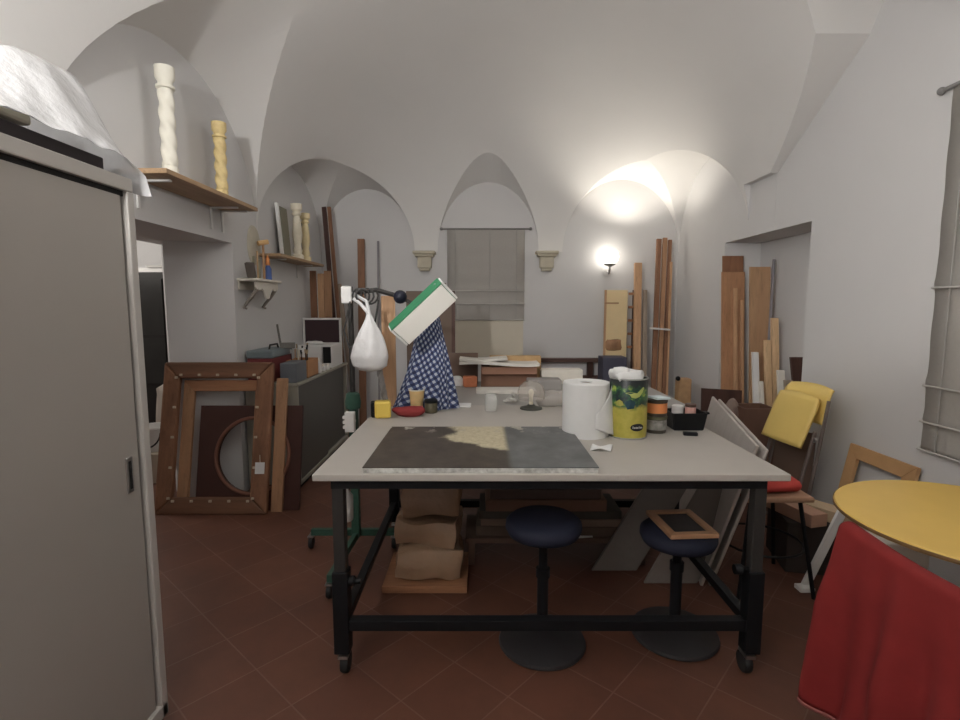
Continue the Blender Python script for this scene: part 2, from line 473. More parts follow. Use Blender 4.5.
# ================================================================== LIGHTS
def emit(name, col, s):
    m, nt, b = new_mat(name); b.inputs['Base Color'].default_value = (.9, .9, .88, 1)
    b.inputs['Emission Color'].default_value = col; b.inputs['Emission Strength'].default_value = s; return m
globe_on = emit('lit opal globe', (1, .94, .84, 1), 9)
globe2 = emit('lit opal globe warm', (1, .98, .96, 1), 30)
def sconce(x, y, z, dy, label, m):
    t = thing('wall_lamp', label, 'wall lamp', (x, y, z - .22))
    MB().lathe([(.0, 0), (.055, 0), (.06, .012), (.03, .02), (0.0, .02)], (x, y, z - .16), 20, Matrix.Rotation(R(90) * dy, 4, 'X'), cap=False).build('back_plate', white_paint, t, smooth=True)
    MB().tube([(x, y - .02 * dy, z - .16), (x, y - .10 * dy, z - .19), (x, y - .14 * dy, z - .15), (x, y - .14 * dy, z - .10)], .012, 8).build('arm', chrome, t, smooth=True)
    MB().lathe([(.02, -.115), (.06, -.10), (.075, -.085), (.07, -.075)], (x, y - .14 * dy, z), 20).build('cup', chrome, t, smooth=True)
    MB().lathe([(.001 + .1 * math.sin(math.pi * k / 14), -.1 * math.cos(math.pi * k / 14)) for k in range(15)], (x, y - .14 * dy, z), 24).build('globe', m, t, smooth=True)
    return t
g = PY(610, 257, YB - .14)
sconce(g.x, YB, g.z, 1, 'lit opal globe wall lamp high on the far wall', globe_on)
sconce(-1.1, YR, 2.15, -1, 'lit opal globe wall lamp on the wall behind the viewer', globe2)
def area(name, loc, rot, size, power, col=(1, .96, .9)):
    L = bpy.data.lights.new(name, 'AREA'); L.energy = power; L.size = size; L.color = col
    o = bpy.data.objects.new(name, L); COL.objects.link(o); o.location = loc; o.rotation_euler = rot; return o
def point(name, loc, power, r=.1, col=(1, .95, .88)):
    L = bpy.data.lights.new(name, 'POINT'); L.energy = power; L.shadow_soft_size = r; L.color = col
    o = bpy.data.objects.new(name, L); COL.objects.link(o); o.location = loc; return o
def spot(name, loc, target, power, angle, r=.06, col=(1, .93, .82), blend=.6):
    L = bpy.data.lights.new(name, 'SPOT'); L.energy = power; L.spot_size = R(angle); L.spot_blend = blend; L.shadow_soft_size = r; L.color = col
    o = bpy.data.objects.new(name, L); COL.objects.link(o); o.location = loc
    o.rotation_euler = (V(target) - V(loc)).to_track_quat('-Z', 'Y').to_euler(); return o
spot('wall_lamp_uplight', (g.x + .12, YB - .42, 2.28), (g.x + .26, YB - .48, 3.4), 40, 130)
point('side_room_light', (-4.2, 4.6, 2.3), 55, .15)
spot('rear_uplight', (-1.1, -.25, 2.27), (-1.0, .25, 3.6), 230, 178, .06, (1, .985, .965), .12)
point('added_fill_light', (-.25, 2.6, 2.95), 15, .35, (1, .98, .97))  # added fill without any fitting, brightens the left recess
w = bpy.data.worlds.new('World'); scn.world = w; w.use_nodes = True
w.node_tree.nodes['Background'].inputs[0].default_value = (.5, .5, .5, 1); w.node_tree.nodes['Background'].inputs[1].default_value = .05

def PM(O, ux, uy):
    ux, uy = V(ux).normalized(), V(uy); uy = (uy - ux * uy.dot(ux)).normalized(); n = uy.cross(ux)
    M = Matrix((ux, n, uy)).transposed().to_4x4(); M.translation = V(O); return M
def lbox(mb, M, a, b): return mb.span(a, b, M=M)
def rails(root, M, w, h, m, t, mx, mz, bev=.006):
    """four mitred rails; local x across, z up, y thickness"""
    X, E, Y, O = M.col[0].xyz, M.col[1].xyz, M.col[2].xyz, M.translation
    for poly, mm in (([(0, 0), (w, 0), (w - m, m), (m, m)], mx), ([(0, h), (m, h - m), (w - m, h - m), (w, h)], mx),
                     ([(0, 0), (m, m), (m, h - m), (0, h)], mz), ([(w, 0), (w, h), (w - m, h - m), (w - m, m)], mz)):
        MB().prism(poly, t, O, X, Y, E).build('rail', mm, root, bev=bev)

# ================================================================== GREY LOCKER
lx = -1.16
top = 1.965
L = thing('sliding_door_cabinet', 'tall grey metal cabinet in the left foreground', 'cabinet', (-1.4, 1.15, 0))
mb = MB()
mb.span((-1.64, .55, .05), (-1.62, 1.78, top)).span((-1.64, .55, .05), (lx - .005, .58, top)).span((-1.64, 1.76, .05), (lx - .005, 1.78, top))
mb.span((-1.64, .55, .05), (lx - .005, 1.78, .09)).span((-1.64, .55, top - .02), (lx - .005, 1.78, top))
mb.build('carcass', steel_grey, L, bev=.003)
MB().span((lx - .03, .55, top - .045), (lx + .006, 1.78, top)).build('top_rail', steel_trim, L, bev=.004)
MB().span((lx - .03, 1.748, .05), (lx + .006, 1.782, top - .045)).build('side_post', steel_trim, L, bev=.004)
MB().span((lx - .03, .55, .05), (lx + .006, 1.78, .10)).build('bottom_rail', steel_trim, L, bev=.004)
MB().span((lx - .05, .58, top - .062), (lx - .008, 1.75, top - .045)).build('door_track', dark_gap, L)
d = MB().span((lx - .028, 1.02, .10), (lx - .008, 1.735, top - .06)).build('door', steel_grey, L, bev=.003)
hp = PX(129, 475, lx - .008)
MB().span((lx - .009, hp.y - .014, hp.z - .06), (lx - .002, hp.y + .014, hp.z + .06)).build('handle_bezel', chrome, d, bev=.002)
MB().span((lx - .004, hp.y - .007, hp.z - .048), (lx - .001, hp.y + .007, hp.z + .048)).build('handle_recess', dark_gap, d)
MB().span((lx - .048, .58, .10), (lx - .032, 1.10, top - .06)).build('door', steel_grey, L, bev=.003)
MB().span((-1.62, .57, 0), (lx - .03, 1.76, .05)).build('plinth', dark_gap, L)
# things on it
one(MB().box((-1.41, 1.42, top + .028), (.40, .62, .055)), 'dark_box', mat('dark grey card', C(58, 52, 54, 2), .8), 'flat dark box on the tall grey cabinet under the plastic', 'box', bev=.004)
one(MB().box((-1.235, 1.30, top + .03), (.06, .09, .06), (0, 0, .2)), 'wooden_block', mat('pale block', C(150, 140, 122, 2), .7), 'small pale block on the front edge of the tall grey cabinet', 'block', bev=.004)
one(MB().box((-1.45, .86, top + .05), (.30, .42, .10)), 'cardboard_box', cardboard, 'cardboard box at the near end of the tall grey cabinet under plastic', 'box', bev=.004)
one(MB().box((-1.45, 1.1, top + .125), (.30, .95, .05)), 'wrapped_board', ivory, 'pale board lying beneath clear plastic on the tall cabinet', 'board', bev=.01, origin=(-1.45, 1.1, top + .1))
def plastic(u, v):
    y = .45 + 1.38 * u; x = -1.66 + .53 * v
    q = min(1, max(0, (u - .5) / .38)); hgt = (.115 + .22 * q * q * (3 - 2 * q)) * (1 - max(0, (u - .95) / .05) ** 2)
    hgt *= .45 + .55 * math.sin(min(1, v / .7) * math.pi / 2)
    w = min(1, max(0, (v - .60) / .40)); w = w * w * (3 - 2 * w); e2 = max(0, (u - .88) / .12)
    z = top + .012 + hgt * (1 - w) + w * min(hgt, .05) - .06 * w * e2
    k = noise.noise(V((y * 7, x * 9, 1.3))) * .02 + noise.noise(V((y * 17, x * 15, 4))) * .008
    return (x + k * .6, y, z + k * (1 - .7 * e2))
one(MB().sheet(plastic, 60, 34), 'plastic_sheet', clear_film, 'clear crumpled plastic sheet over the top of the tall grey cabinet', 'plastic sheet', smooth=60)

# ================================================================== WORK TABLE
TZ = .885
T = thing('work_table', 'large pale topped work table on black metal legs with castors', 'table', (.3, 2.7, 0))
MB().span((-.663, 1.99, TZ - .028), (1.228, 3.42, TZ)).build('tabletop', laminate, T, bev=.004)
MB().span((-.595, 2.01, TZ - .065), (1.145, 2.05, TZ - .028)).span((-.595, 3.34, TZ - .065), (1.145, 3.38, TZ - .028)).span((-.595, 2.05, TZ - .065), (-.555, 3.34, TZ - .028)).span((1.105, 2.05, TZ - .065), (1.145, 3.34, TZ - .028)).build('apron', black_metal, T)
for x in (-.57, 1.125):
    for y in (2.035, 3.35):
        lg = MB().span((x - .024, y - .024, .40), (x + .024, y + .024, TZ - .03)).build('leg', leg_grey, T, bev=.004)
        MB().span((x - .032, y - .032, .115), (x + .032, y + .032, .47)).build('leg_sleeve', black_metal, lg, bev=.004)
        cs = MB().tube([(x, y + .02, .05), (x, y + .02, .115)], .012, 8).span((x - .02, y - .02, .085), (x + .02, y + .05, .10)).build('caster', chrome, T)
        MB().lathe([(.006, -.016), (.042, -.016), (.046, -.008), (.046, .008), (.042, .016), (.006, .016)], (x, y + .03, .046), 20, Matrix.Rotation(R(90), 4, 'Y')).build('wheel', rubber, cs, smooth=True)
MB().bar((-.55, 2.035, .235), (1.11, 2.035, .235), .045, .045).build('front_rail', black_metal, T, bev=.003)
MB().bar((-.55, 3.35, .235), (1.11, 3.35, .235), .045, .045).build('back_rail', black_metal, T, bev=.003)
for x in (-.57, 1.125):
    MB().bar((x, 2.06, .235), (x, 3.33, .235), .04, .04).build('side_rail', black_metal, T, bev=.003)
for x, z in ((1.075, .47), (-.52, .42)):
    MB().lathe([(.02, -.03), (.022, 0), (.012, .01), (.012, .03)], (x, 2.035, z), 10, Matrix.Rotation(R(90), 4, 'Y')).build('clamp_knob', black_metal, T, smooth=True)

# painting lying on it
a, b2, c2, d2 = PZ(362, 468, TZ + .022), PZ(598, 466, TZ + .022), PZ(562, 427, TZ + .022), PZ(388, 427, TZ + .022)
pc = (a + b2 + c2 + d2) / 4; pc.x = (a.x + b2.x) / 2; pw = (b2.x - a.x); ph = c2.y - a.y
P = thing('painting', 'unframed dark damaged canvas with a cream bare patch lying on the work table', 'painting', (pc.x, pc.y, TZ))
o = MB().span((pc.x - pw / 2, pc.y - ph / 2, TZ + .019), (pc.x + pw / 2, pc.y + ph / 2, TZ + .023)).build('canvas', None, P)
o.location = (0, 0, .021)
for v in o.data.vertices: v.co.z -= .021
sx = 1 / pw; o.data.materials.append(painted_canvas())
pm = o.data.materials[0].node_tree
for n in pm.nodes:
    if n.type == 'MAPPING': n.inputs['Scale'].default_value = (1 / pw, .6 / ph, 1)
edge = mat('flaking canvas edge', C(158, 146, 126, 2.4), .9, .9, 38)
MB().span((pc.x - pw / 2 + .004, pc.y - ph / 2 - .004, TZ), (pc.x + pw / 2 - .004, pc.y + ph / 2 - .004, TZ + .019)).build('stretcher', edge, P)

# kitchen roll
k = PZ(585, 440, TZ); r = .118; k.x *= 1 + r / k.y; k.y += r
K = thing('paper_roll', 'big white paper towel roll standing on the work table', 'paper roll', (k.x, k.y, TZ))
MB().lathe([(.03, .0), (r, 0), (r + .001, .01), (r, .27), (r - .004, .275), (.034, .275), (.03, .27)], (k.x, k.y, TZ), 40, cap=False).build('roll', white_paper, K, smooth=30)
MB().lathe([(.028, .001), (.031, .001), (.031, .268), (.028, .268)], (k.x, k.y, TZ), 24, cap=False).build('core', cardboard, K, smooth=30)
def loose(u, v):
    ang = R(-78) + u * 1.05
    rr = r + .003 + .035 * u * u * (1 - .8 * v)
    zz = .004 + (.05 * (1 - u) ** 1 + (.264 - .05 * (1 - u)) * v * (.35 + .65 * u)) 
    return (k.x + rr * math.cos(ang), k.y + rr * math.sin(ang), TZ + zz)
MB().sheet(loose, 10, 12).build('loose_sheet', white_paper, K, smooth=60, solid=.0015)
one(MB().sheet(lambda u, v: V((PZ(598, 449, TZ).x - .045 + .09 * u + .03 * v, PZ(598, 449, TZ).y - .035 + .08 * v - .02 * u, TZ + .003 + .012 * math.sin(3 * u + 2 * v) ** 2)), 8, 8), 'paper_scrap', white_paper, 'white paper scrap lying beside the corner of the dark painting', 'paper', smooth=60, solid=.001)

# printed can
k = PZ(627, 440, TZ); r = .094; k.x *= 1 + r / k.y; k.y += r; ch = .30
K = thing('paint_can', 'tall yellow and green printed tin on the work table', 'tin', (k.x, k.y, TZ))
MB().lathe([(r - .004, 0), (r, .004), (r, ch - .006), (r - .003, ch)], (k.x, k.y, TZ), 40, cap=False).lathe([(.001, .003), (r - .004, .003)], (k.x, k.y, TZ), 40, cap=False).build('body', can_mat(), K, smooth=30)
MB().tube([(k.x + (r) * math.cos(q * .2094), k.y + r * math.sin(q * .2094), TZ + ch) for q in range(30)], .004, 6, closed=True).build('top_rim', mat('tin rim', C(120, 122, 118, 2), .35, .05, 5), K, smooth=True)
MB().tube([(k.x + (r) * math.cos(q * .2094), k.y + r * math.sin(q * .2094), TZ + .004) for q in range(30)], .004, 6, closed=True).build('bottom_rim', mat('tin rim', C(1, 1, 1)), K, smooth=True)
def on_can(ang, z, off=.0012): return V((k.x + (r + off) * math.sin(ang), k.y - (r + off) * math.cos(ang), TZ + z))
def can_decal(poly, name, m, a0, z0, par, off=.0015):
    mb = MB(); vs = [mb.b.verts.new(on_can(a0 + x / r, z0 + z, off)) for x, z in poly]
    cvt = mb.b.verts.new(on_can(a0 + sum(p[0] for p in poly) / len(poly) / r, z0 + sum(p[1] for p in poly) / len(poly), off + .002))
    for i in range(len(vs)): mb.b.faces.new((vs[i], vs[(i + 1) % len(vs)], cvt))
    return mb.build(name, m, par)
lg = can_decal([(.036 * math.cos(q * .2618), .019 * math.sin(q * .2618)) for q in range(24)], 'oval_badge', mat('black print', (.01, .011, .014, 1), .4), .25, .062, K)
lt = mat('pale print', (.55, .56, .55, 1), .5)
for q, (hh, ww) in enumerate(((.012, .004), (.008, .005), (.009, .006), (.008, .005), (.011, .004), (.008, .005), (.007, .005))):
    x0 = -.024 + q * .0078
    can_decal([(x0 - ww / 2, -.005), (x0 + ww / 2, -.005), (x0 + ww / 2, -.005 + hh), (x0 - ww / 2, -.005 + hh)], 'letter_mark', lt, .25, .062, lg, .004)
can_decal([(-.052, .012), (-.03, .018), (-.008, .010), (.012, .012), (.030, .026), (.040, .042), (.047, .036), (.034, .012), (.018, -.006), (-.002, -.014), (-.022, -.010), (-.03, .004)], 'printed_leaf', mat('pale green print', (.48, .52, .16, 1), .4), .12, .222, K)
can_decal([(-.03, 0), (-.012, .014), (.004, .006), (.012, -.012), (-.006, -.02), (-.022, -.016)], 'printed_leaf', mat('yellow green print', (.42, .40, .10, 1), .4), -.62, .185, K)
can_decal([(-.03, .01), (.0, .026), (.024, .012), (.016, -.02), (-.016, -.026)], 'printed_leaf', mat('teal print', (.02, .06, .08, 1), .4), -.15, .178, K)
one(MB().lump((k.x - .015, k.y, TZ + ch + .012), (.15, .15, .055), .022, 3, 3, .5, 12).lump((k.x - .045, k.y - .02, TZ + ch + .028), (.07, .07, .05), .015, 5, 2, .5, 14), 'crumpled_paper', white_paper, 'crumpled white paper stuffed into the mouth of the yellow tin', 'paper', smooth=60, origin=(k.x, k.y, TZ + ch - .01))

# stacked small tins
k = PZ(655, 434, TZ); r = .056; k.x *= 1 + r / k.y; k.y += r
def small_tin(z, name, label, cap_m, band, lower):
    t = thing(name, label, 'tin', (k.x, k.y, z), 'small tins by the yellow tin')
    MB().lathe([(r - .003, 0), (r, .003), (r, .082), (r - .003, .085)], (k.x, k.y, z), 28).build('body', lower, t, smooth=40)
    MB().lathe([(r + .0008, .018), (r + .0008, .07)], (k.x, k.y, z), 28, cap=False).build('paper_label', band, t, smooth=40)
    MB().lathe([(r + .003, .074), (r + .003, .086), (r - .004, .088)], (k.x, k.y, z), 28).build('lid', cap_m, t, smooth=40)
    return t
dt = mat('dark tin lid', C(50, 44, 36, 2), .4); 
small_tin(TZ, 'paint_tin', 'small tin with grey and white label under the orange tin', mat('olive lid', C(72, 72, 50, 2), .4), mat('grey label', C(110, 108, 104, 2), .6, .9, 34), dt)
small_tin(TZ + .088, 'paint_tin', 'small tin with orange label stacked on another tin', dt, mat('orange label', C(176, 100, 34, 2.2), .5, .2, 14), dt)
one(MB().box((k.x + .01, k.y - .01, TZ + .183), (.09, .08, .012), (0, .05, .4)), 'folded_cloth', mat('pale blue cloth', C(170, 184, 190, 2), .9), 'pale folded cloth on top of the orange tin', 'cloth', bev=.004, origin=(k.x, k.y, TZ + .176))
# black basket with pots
k = PZ(684, 431, TZ); k.x *= 1 + .07 / k.y; k.y += .07
B = thing('black_tray', 'small black deep tray with a handle beside the stacked tins', 'tray', (k.x, k.y, TZ))
mb = MB(); bx = [(-.075, -.06), (.075, -.06), (.075, .06), (-.075, .06)]
for i in range(4):
    p, q = bx[i], bx[(i + 1) % 4]
    mb.slab([(k.x + p[0], k.y + p[1], TZ + .004), (k.x + q[0], k.y + q[1], TZ + .004), (k.x + q[0] * 1.18, k.y + q[1] * 1.18, TZ + .095), (k.x + p[0] * 1.18, k.y + p[1] * 1.18, TZ + .095)], .005)
mb.span((k.x - .075, k.y - .06, TZ), (k.x + .075, k.y + .06, TZ + .006))
mb.build('bowl', black_metal, B)
MB().span((k.x + .085, k.y - .02, TZ + .078), (k.x + .128, k.y + .02, TZ + .09)).build('handle', black_metal, B, bev=.004)
MB().lathe([(.001, 0), (.009, 0), (.009, .004), (.001, .004)], (k.x + .02, k.y - .066, TZ + .06), 12, Matrix.Rotation(R(90), 4, 'X')).build('stud', chrome, B)
def pot(dx, dy, rr, hh, m, lid, label):
    t = thing('small_pot', label, 'pot', (k.x + dx, k.y + dy, TZ + .006), 'pots in the black tray')
    MB().lathe([(rr * .9, 0), (rr, .004), (rr, hh), (rr * .8, hh + .003)], (k.x + dx, k.y + dy, TZ + .006), 18).build('body', m, t, smooth=40)
    if lid: MB().lathe([(rr * 1.03, hh + .002), (rr * 1.03, hh + .016), (rr * .95, hh + .018)], (k.x + dx, k.y + dy, TZ + .006), 18).build('lid', lid, t, smooth=40)
pot(-.04, .0, .03, .118, white_paint, None, 'white pot standing in the black tray')
pot(.03, .0, .028, .11, mat('pink label', C(190, 140, 128, 2), .5), mat('brown lid', C(70, 50, 40, 2), .5), 'pink pot with brown lid in the black tray')
k = PZ(686, 434, TZ)
one(MB().box((k.x + .01, k.y - .03, TZ + .009), (.07, .03, .018), (0, 0, -.2)), 'black_clip', black_metal, 'small black clip in front of the black tray', 'clip', bev=.004)

# left half of table: yellow box, red cloth, cups
k = PZ(383, 419, TZ); k.x *= 1 + .05 / k.y; k.y += .05
Y_ = thing('yellow_case', 'small yellow case with black back at the left edge of the work table', 'case', (k.x, k.y, TZ))
MB().box((k.x, k.y, TZ + .05), (.095, .08, .10), (0, 0, .2)).build('shell', mat('bright yellow', C(226, 192, 26, 2.2), .4, .05), Y_, bev=.012)
MB().box((k.x - .055, k.y + .02, TZ + .045), (.04, .085, .09), (0, 0, .2)).build('black_side', black_metal, Y_, bev=.01)
pts = []
for q in range(150):
    t_ = q / 149; c = V((k.x + .01, k.y + .03, TZ + .1)).lerp(V((-.60, 3.05, 1.20)), t_)
    pts.append(c + V((.016 * math.cos(q * 1.3), .016 * math.sin(q * 1.3), 0)))
MB().tube(pts, .0042, 5).build('coiled_cord', mat('grey cord', C(110, 106, 104, 2), .5), Y_, smooth=True)
k = PZ(409, 418, TZ); k.x *= 1 + .05 / k.y; k.y += .05
one(MB().lump((k.x, k.y, TZ + .033), (.19, .11, .07), .018, 2, 3, .8, 12), 'red_pouch', mat('dark red cloth', C(112, 26, 26, 2.2), .8, .15), 'dark red cloth pouch between the yellow case and the cup', 'pouch', smooth=60)
k = PZ(417, 412, TZ); k.x *= 1 + .03 / k.y; k.y += .03
t = thing('paper_cup', 'tall tan paper cup with a pale rim beside the red pouch', 'cup', (k.x, k.y, TZ))
MB().lathe([(.034, 0), (.036, .003), (.048, .135)], (k.x, k.y, TZ), 24, cap=False).lathe([(.001, .002), (.034, .002)], (k.x, k.y, TZ), 24, cap=False).build('cup', mat('tan card', C(176, 146, 88, 2.2), .6, .2, 25), t, smooth=40)
MB().tube([(k.x + .048 * math.cos(q * .2618), k.y + .048 * math.sin(q * .2618), TZ + .136) for q in range(24)], .004, 6, closed=True).build('rim', off_white, t, smooth=True)
k = PZ(431, 414, TZ); k.x *= 1 + .045 / k.y; k.y += .045
t = thing('dark_jar', 'small dark jar with black lid next to the tan cup', 'jar', (k.x, k.y, TZ))
MB().lathe([(.036, 0), (.04, .004), (.04, .06), (.036, .066)], (k.x, k.y, TZ), 20).build('body', mat('dark olive label', C(74, 68, 48, 2), .4, .8, 40), t, smooth=40)
MB().lathe([(.042, .064), (.042, .08), (.038, .082)], (k.x, k.y, TZ), 20).build('lid', black_metal, t, smooth=40)
k = PZ(458, 406, TZ)
one(MB().box((k.x, k.y, TZ + .006), (.17, .11, .01), (0, 0, -.04)), 'paper_strip', white_paper, 'folded white paper strip lying behind the painting', 'paper', bev=.003)
k = PZ(491, 413, TZ); k.x *= 1 + .04 / k.y; k.y += .04
t = thing('glass_jar', 'clear glass jar near the rear edge of the work table', 'jar', (k.x, k.y, TZ))
MB().lathe([(.001, .004), (.036, .004), (.04, .012), (.042, .085), (.037, .10), (.04, .112), (.037, .112), (.034, .10), (.038, .085), (.036, .014), (.001, .01)], (k.x, k.y, TZ), 28, cap=False).build('body', glass, t, smooth=40)
k = PZ(506, 402, TZ)
one(MB().tube([(k.x - .02, k.y, TZ + .008), (k.x + .04, k.y + .01, TZ + .008)], [.006, .012], 8).tube([(k.x + .01, k.y + .05, TZ + .01), (k.x + .055, k.y + .02, TZ + .05)], [.008, .018], 8).lump((k.x + .05, k.y + .01, TZ + .013), (.06, .05, .026), .01, 4, 2, .8, 20), 'cotton_swab', mat('grey white cotton', C(150, 148, 142, 2), .9, .4, 30), 'grey and white wad beside the glass jar', 'wad', smooth=60)
# domed object on dark disc
k = PZ(531, 411, TZ); k.x *= 1 + .07 / k.y; k.y += .07
t = thing('domed_lamp', 'small translucent dome on a dark round foot behind the painting', 'lamp', (k.x, k.y, TZ))
MB().lathe([(.001, .0), (.072, 0), (.07, .01), (.03, .02), (.02, .03), (.001, .03)], (k.x, k.y, TZ), 28).build('foot', mat('dark green foot', C(52, 54, 48, 2), .5), t, smooth=40)
MB().lathe([(.013, .028), (.011, .07), (.018, .11), (.011, .125), (.001, .13)], (k.x, k.y, TZ), 16).build('stem', ivory, t, smooth=True)
MB().lathe([(.082, .062), (.088, .07), (.088, .11), (.075, .15), (.045, .175), (.001, .182)], (k.x, k.y, TZ), 28, cap=False).build('dome', frosted, t, smooth=True)
one(MB().lump((k.x + .16, k.y + .1, TZ + .05), (.22, .14, .10), .03, 9, 3, .6, 9), 'plastic_bag', glass_mat('thin plastic', (.66, .62, .58, 1), .5, .3), 'translucent crumpled plastic bag to the left of the paper roll', 'bag', smooth=60)

# ================================================================== STOOLS UNDER THE TABLE
navy = mat('navy upholstery', C(24, 28, 46, 1.6), .75, .1, 20)
sbase = mat('dark grey base', C(38, 36, 38, 1.6), .5, .1, 10)
def stool(x, y, label, zs=.56):
    t = thing('pedestal_stool', label, 'stool', (x, y, 0), 'pedestal stools under the work table')
    MB().lathe([(.001, 0), (.195, 0), (.20, .008), (.195, .02), (.14, .042), (.06, .06), (.03, .075), (.03, .08)], (x, y, 0), 40).build('base', sbase, t, smooth=40)
    MB().lathe([(.026, .07), (.026, .32), (.032, .32), (.032, .36), (.02, .362), (.02, zs - .09)], (x, y, 0), 20).build('column', black_metal, t, smooth=40)
    MB().lathe([(.03, zs - .10), (.12, zs - .09), (.12, zs - .075), (.03, zs - .075)], (x, y, 0), 24).build('seat_plate', black_metal, t, smooth=40)
    MB().lathe([(.12, zs - .08), (.16, zs - .07), (.172, zs - .045), (.17, zs - .02), (.15, zs - .003), (.08, zs + .002), (.001, zs)], (x, y, 0), 36).build('seat', navy, t, smooth=60)
    return t
s1 = PZ(542, 642, 0); s2 = PZ(674, 634, 0)
stool(s1.x, s1.y, 'blue topped pedestal stool with an empty seat under the table middle', .60)
stool(s2.x, s2.y, 'blue topped pedestal stool carrying a small picture frame', .53)
t = thing('picture_frame', 'small tan wooden frame with dark picture lying on a stool', 'picture frame', (s2.x, s2.y, .533))
M = Matrix.Translation(V((s2.x + .01, s2.y - .0, .534))) @ Matrix.Rotation(R(4), 4, 'Z') @ Matrix(((1, 0, 0, -.11), (0, 0, 1, -.14), (0, 1, 0, 0), (0, 0, 0, 1)))
rails(t, M, .22, .28, .034, .022, mat('tan frame wood', C(128, 92, 60, 2.4), .5, .2, 20), mat('tan frame wood', C(128, 92, 60, 2.4)), .003)
MB().span((.03, .004, .03), (.19, .012, .25), M=M).build('picture', mat('dark picture', C(34, 32, 34, 2), .5, .4, 14), t)

# wrapped parcels under the table left
def parcel(c, size, label, seed, rot):
    return one(MB().lump(c, size, .028, seed, 4, .22, 7, rot), 'wrapped_parcel', wrap_film, label, 'parcel', 'plastic wrapped parcels under the table', smooth=70)
bp = PZ(415, 603, 0)
one(MB().box((bp.x + .04, 2.86, .02), (.46, .40, .04)), 'wooden_board', oak_x, 'flat wooden board on the floor below the wrapped parcels', 'board', bev=.004)
parcel((bp.x + .05, 2.86, .135), (.38, .34, .17), 'lowest plastic wrapped parcel of the pile under the table', 1, (0, 0, .1))
parcel((bp.x + .05, 2.88, .292), (.36, .30, .14), 'second plastic wrapped parcel in the pile under the table', 2, (0, .05, -.1))
parcel((bp.x + .05, 2.92, .455), (.34, .24, .18), 'third plastic wrapped parcel below the upright bundle', 3, (0, .0, .1))
parcel((bp.x + .02, 2.95, .675), (.24, .12, .25), 'narrow upright wrapped bundle on top of the parcel pile', 4, (.05, .12, 0))
# board stacks at the back under the table
one(MB().box((.46, 3.14, .155), (1.1, .36, .03)).box((-.05, 3.14, .07), (.04, .34, .14)).box((.97, 3.14, .07), (.04, .34, .14)), 'low_shelf', mat('brown shelf', C(78, 58, 46, 2.2), .6, .1), 'low brown shelf on the floor under the back of the table', 'shelf', bev=.003)
hs = .17
for i, (w_, d_, h_, cc, lab) in enumerate(((.86, .30, .06, (74, 62, 50), 'brown panel stack at the bottom of the pile on the low shelf'), (.84, .30, .045, (96, 78, 66), 'pale wooden panel near the bottom of the low shelf pile'), (.85, .30, .05, (52, 50, 44), 'dark panel in the middle of the low shelf pile'), (.72, .32, .07, (92, 66, 50), 'cardboard tray in the upper part of the low shelf pile'), (.66, .30, .06, (70, 58, 52), 'dark grey tray on top of the low shelf pile'))):
    one(MB().box((.42 + rnd.uniform(-.03, .03), 3.14, hs + h_ / 2), (w_, d_, h_), (0, 0, rnd.uniform(-.03, .03))), 'flat_panel', mat('stack %d' % i, C(*cc, 2.2), .7, .15, 9), lab, 'panel', 'flat panels on the low shelf', bev=.004)
    hs += h_ + .001
one(MB().box((.60, 2.99, .174), (.14, .05, .006), (0, 0, .15)), 'paper_sheet', white_paper, 'small pale paper on the front edge of the low shelf', 'paper')

# white spray bottle hanging by the left table leg
k = PY(346, 500, 2.40)
t = thing('spray_bottle', 'white bottle hanging from the left rim under the work table', 'bottle', (k.x, 2.40, k.z - .12))
MB().lathe([(.001, -.10), (.028, -.10), (.033, -.09), (.034, .02), (.014, .05), (.013, .07)], (k.x, 2.40, k.z), 18).build('body', mat('grey white plastic', C(160, 158, 155, 2), .5), t, smooth=50)
MB().span((k.x - .03, 2.38, k.z + .07), (k.x + .02, 2.42, k.z + .10)).build('nozzle', white_paint, t, bev=.006)
MB().bar((k.x, 2.40, k.z + .09), (k.x, 2.40, TZ - .03), .008, .008).span((k.x - .03, 2.39, TZ - .035), (k.x + .03, 2.41, TZ - .028)).build('hanger', white_paint, t)
# ================================================================== LAMP ON TROLLEY STAND
green = mat('green enamel', C(26, 104, 66, 2.2), .45, .08, 6)
dgreen = mat('dark green enamel', C(30, 62, 50, 2.2), .5, .15, 6)
ST_ = V((-.78, 3.15, 0))
S = thing('lamp_stand', 'green wheeled stand holding a tilted green and white lamp', 'lamp', ST_)
for p, q in (((-1.08, 3.2, .105), (-.55, 3.2, .105)), ((-.78, 3.2, .105), (-.80, 2.62, .105))):
    MB().bar(p, q, .045, .03).build('base_bar', dgreen, S, bev=.004)
for p in ((-1.08, 3.2), (-.55, 3.2), (-.80, 2.63)):
    c = MB().tube([(p[0], p[1], .06), (p[0], p[1], .1)], .01, 8).span((p[0] - .018, p[1] - .03, .075), (p[0] + .018, p[1] + .03, .085)).build('caster', chrome, S)
    MB().lathe([(.005, -.012), (.034, -.012), (.038, 0), (.034, .012), (.005, .012)], (p[0], p[1] - .01, .038), 16, Matrix.Rotation(R(90), 4, 'Y')).build('wheel', rubber, c, smooth=True)
MB().bar((-.78, 3.15, .1), (-.78, 3.15, .98), .05, .05).build('lower_post', dgreen, S, bev=.004)
MB().tube([(-.78, 3.15, .95), (-.78, 3.15, 1.66)], .016, 10).build('upper_post', leg_grey, S, smooth=True)
MB().lathe([(.02, -.05), (.045, -.04), (.05, .0), (.04, .05), (.02, .06)], (-.78, 3.15, .96), 14).build('collar', dgreen, S, smooth=50)
kn = PY(401, 297, 3.12)
MB().tube([(-.78, 3.15, 1.62), (-.62, 3.14, 1.64), (kn.x, 3.13, kn.z)], .014, 8).build('arm', leg_grey, S, smooth=True)
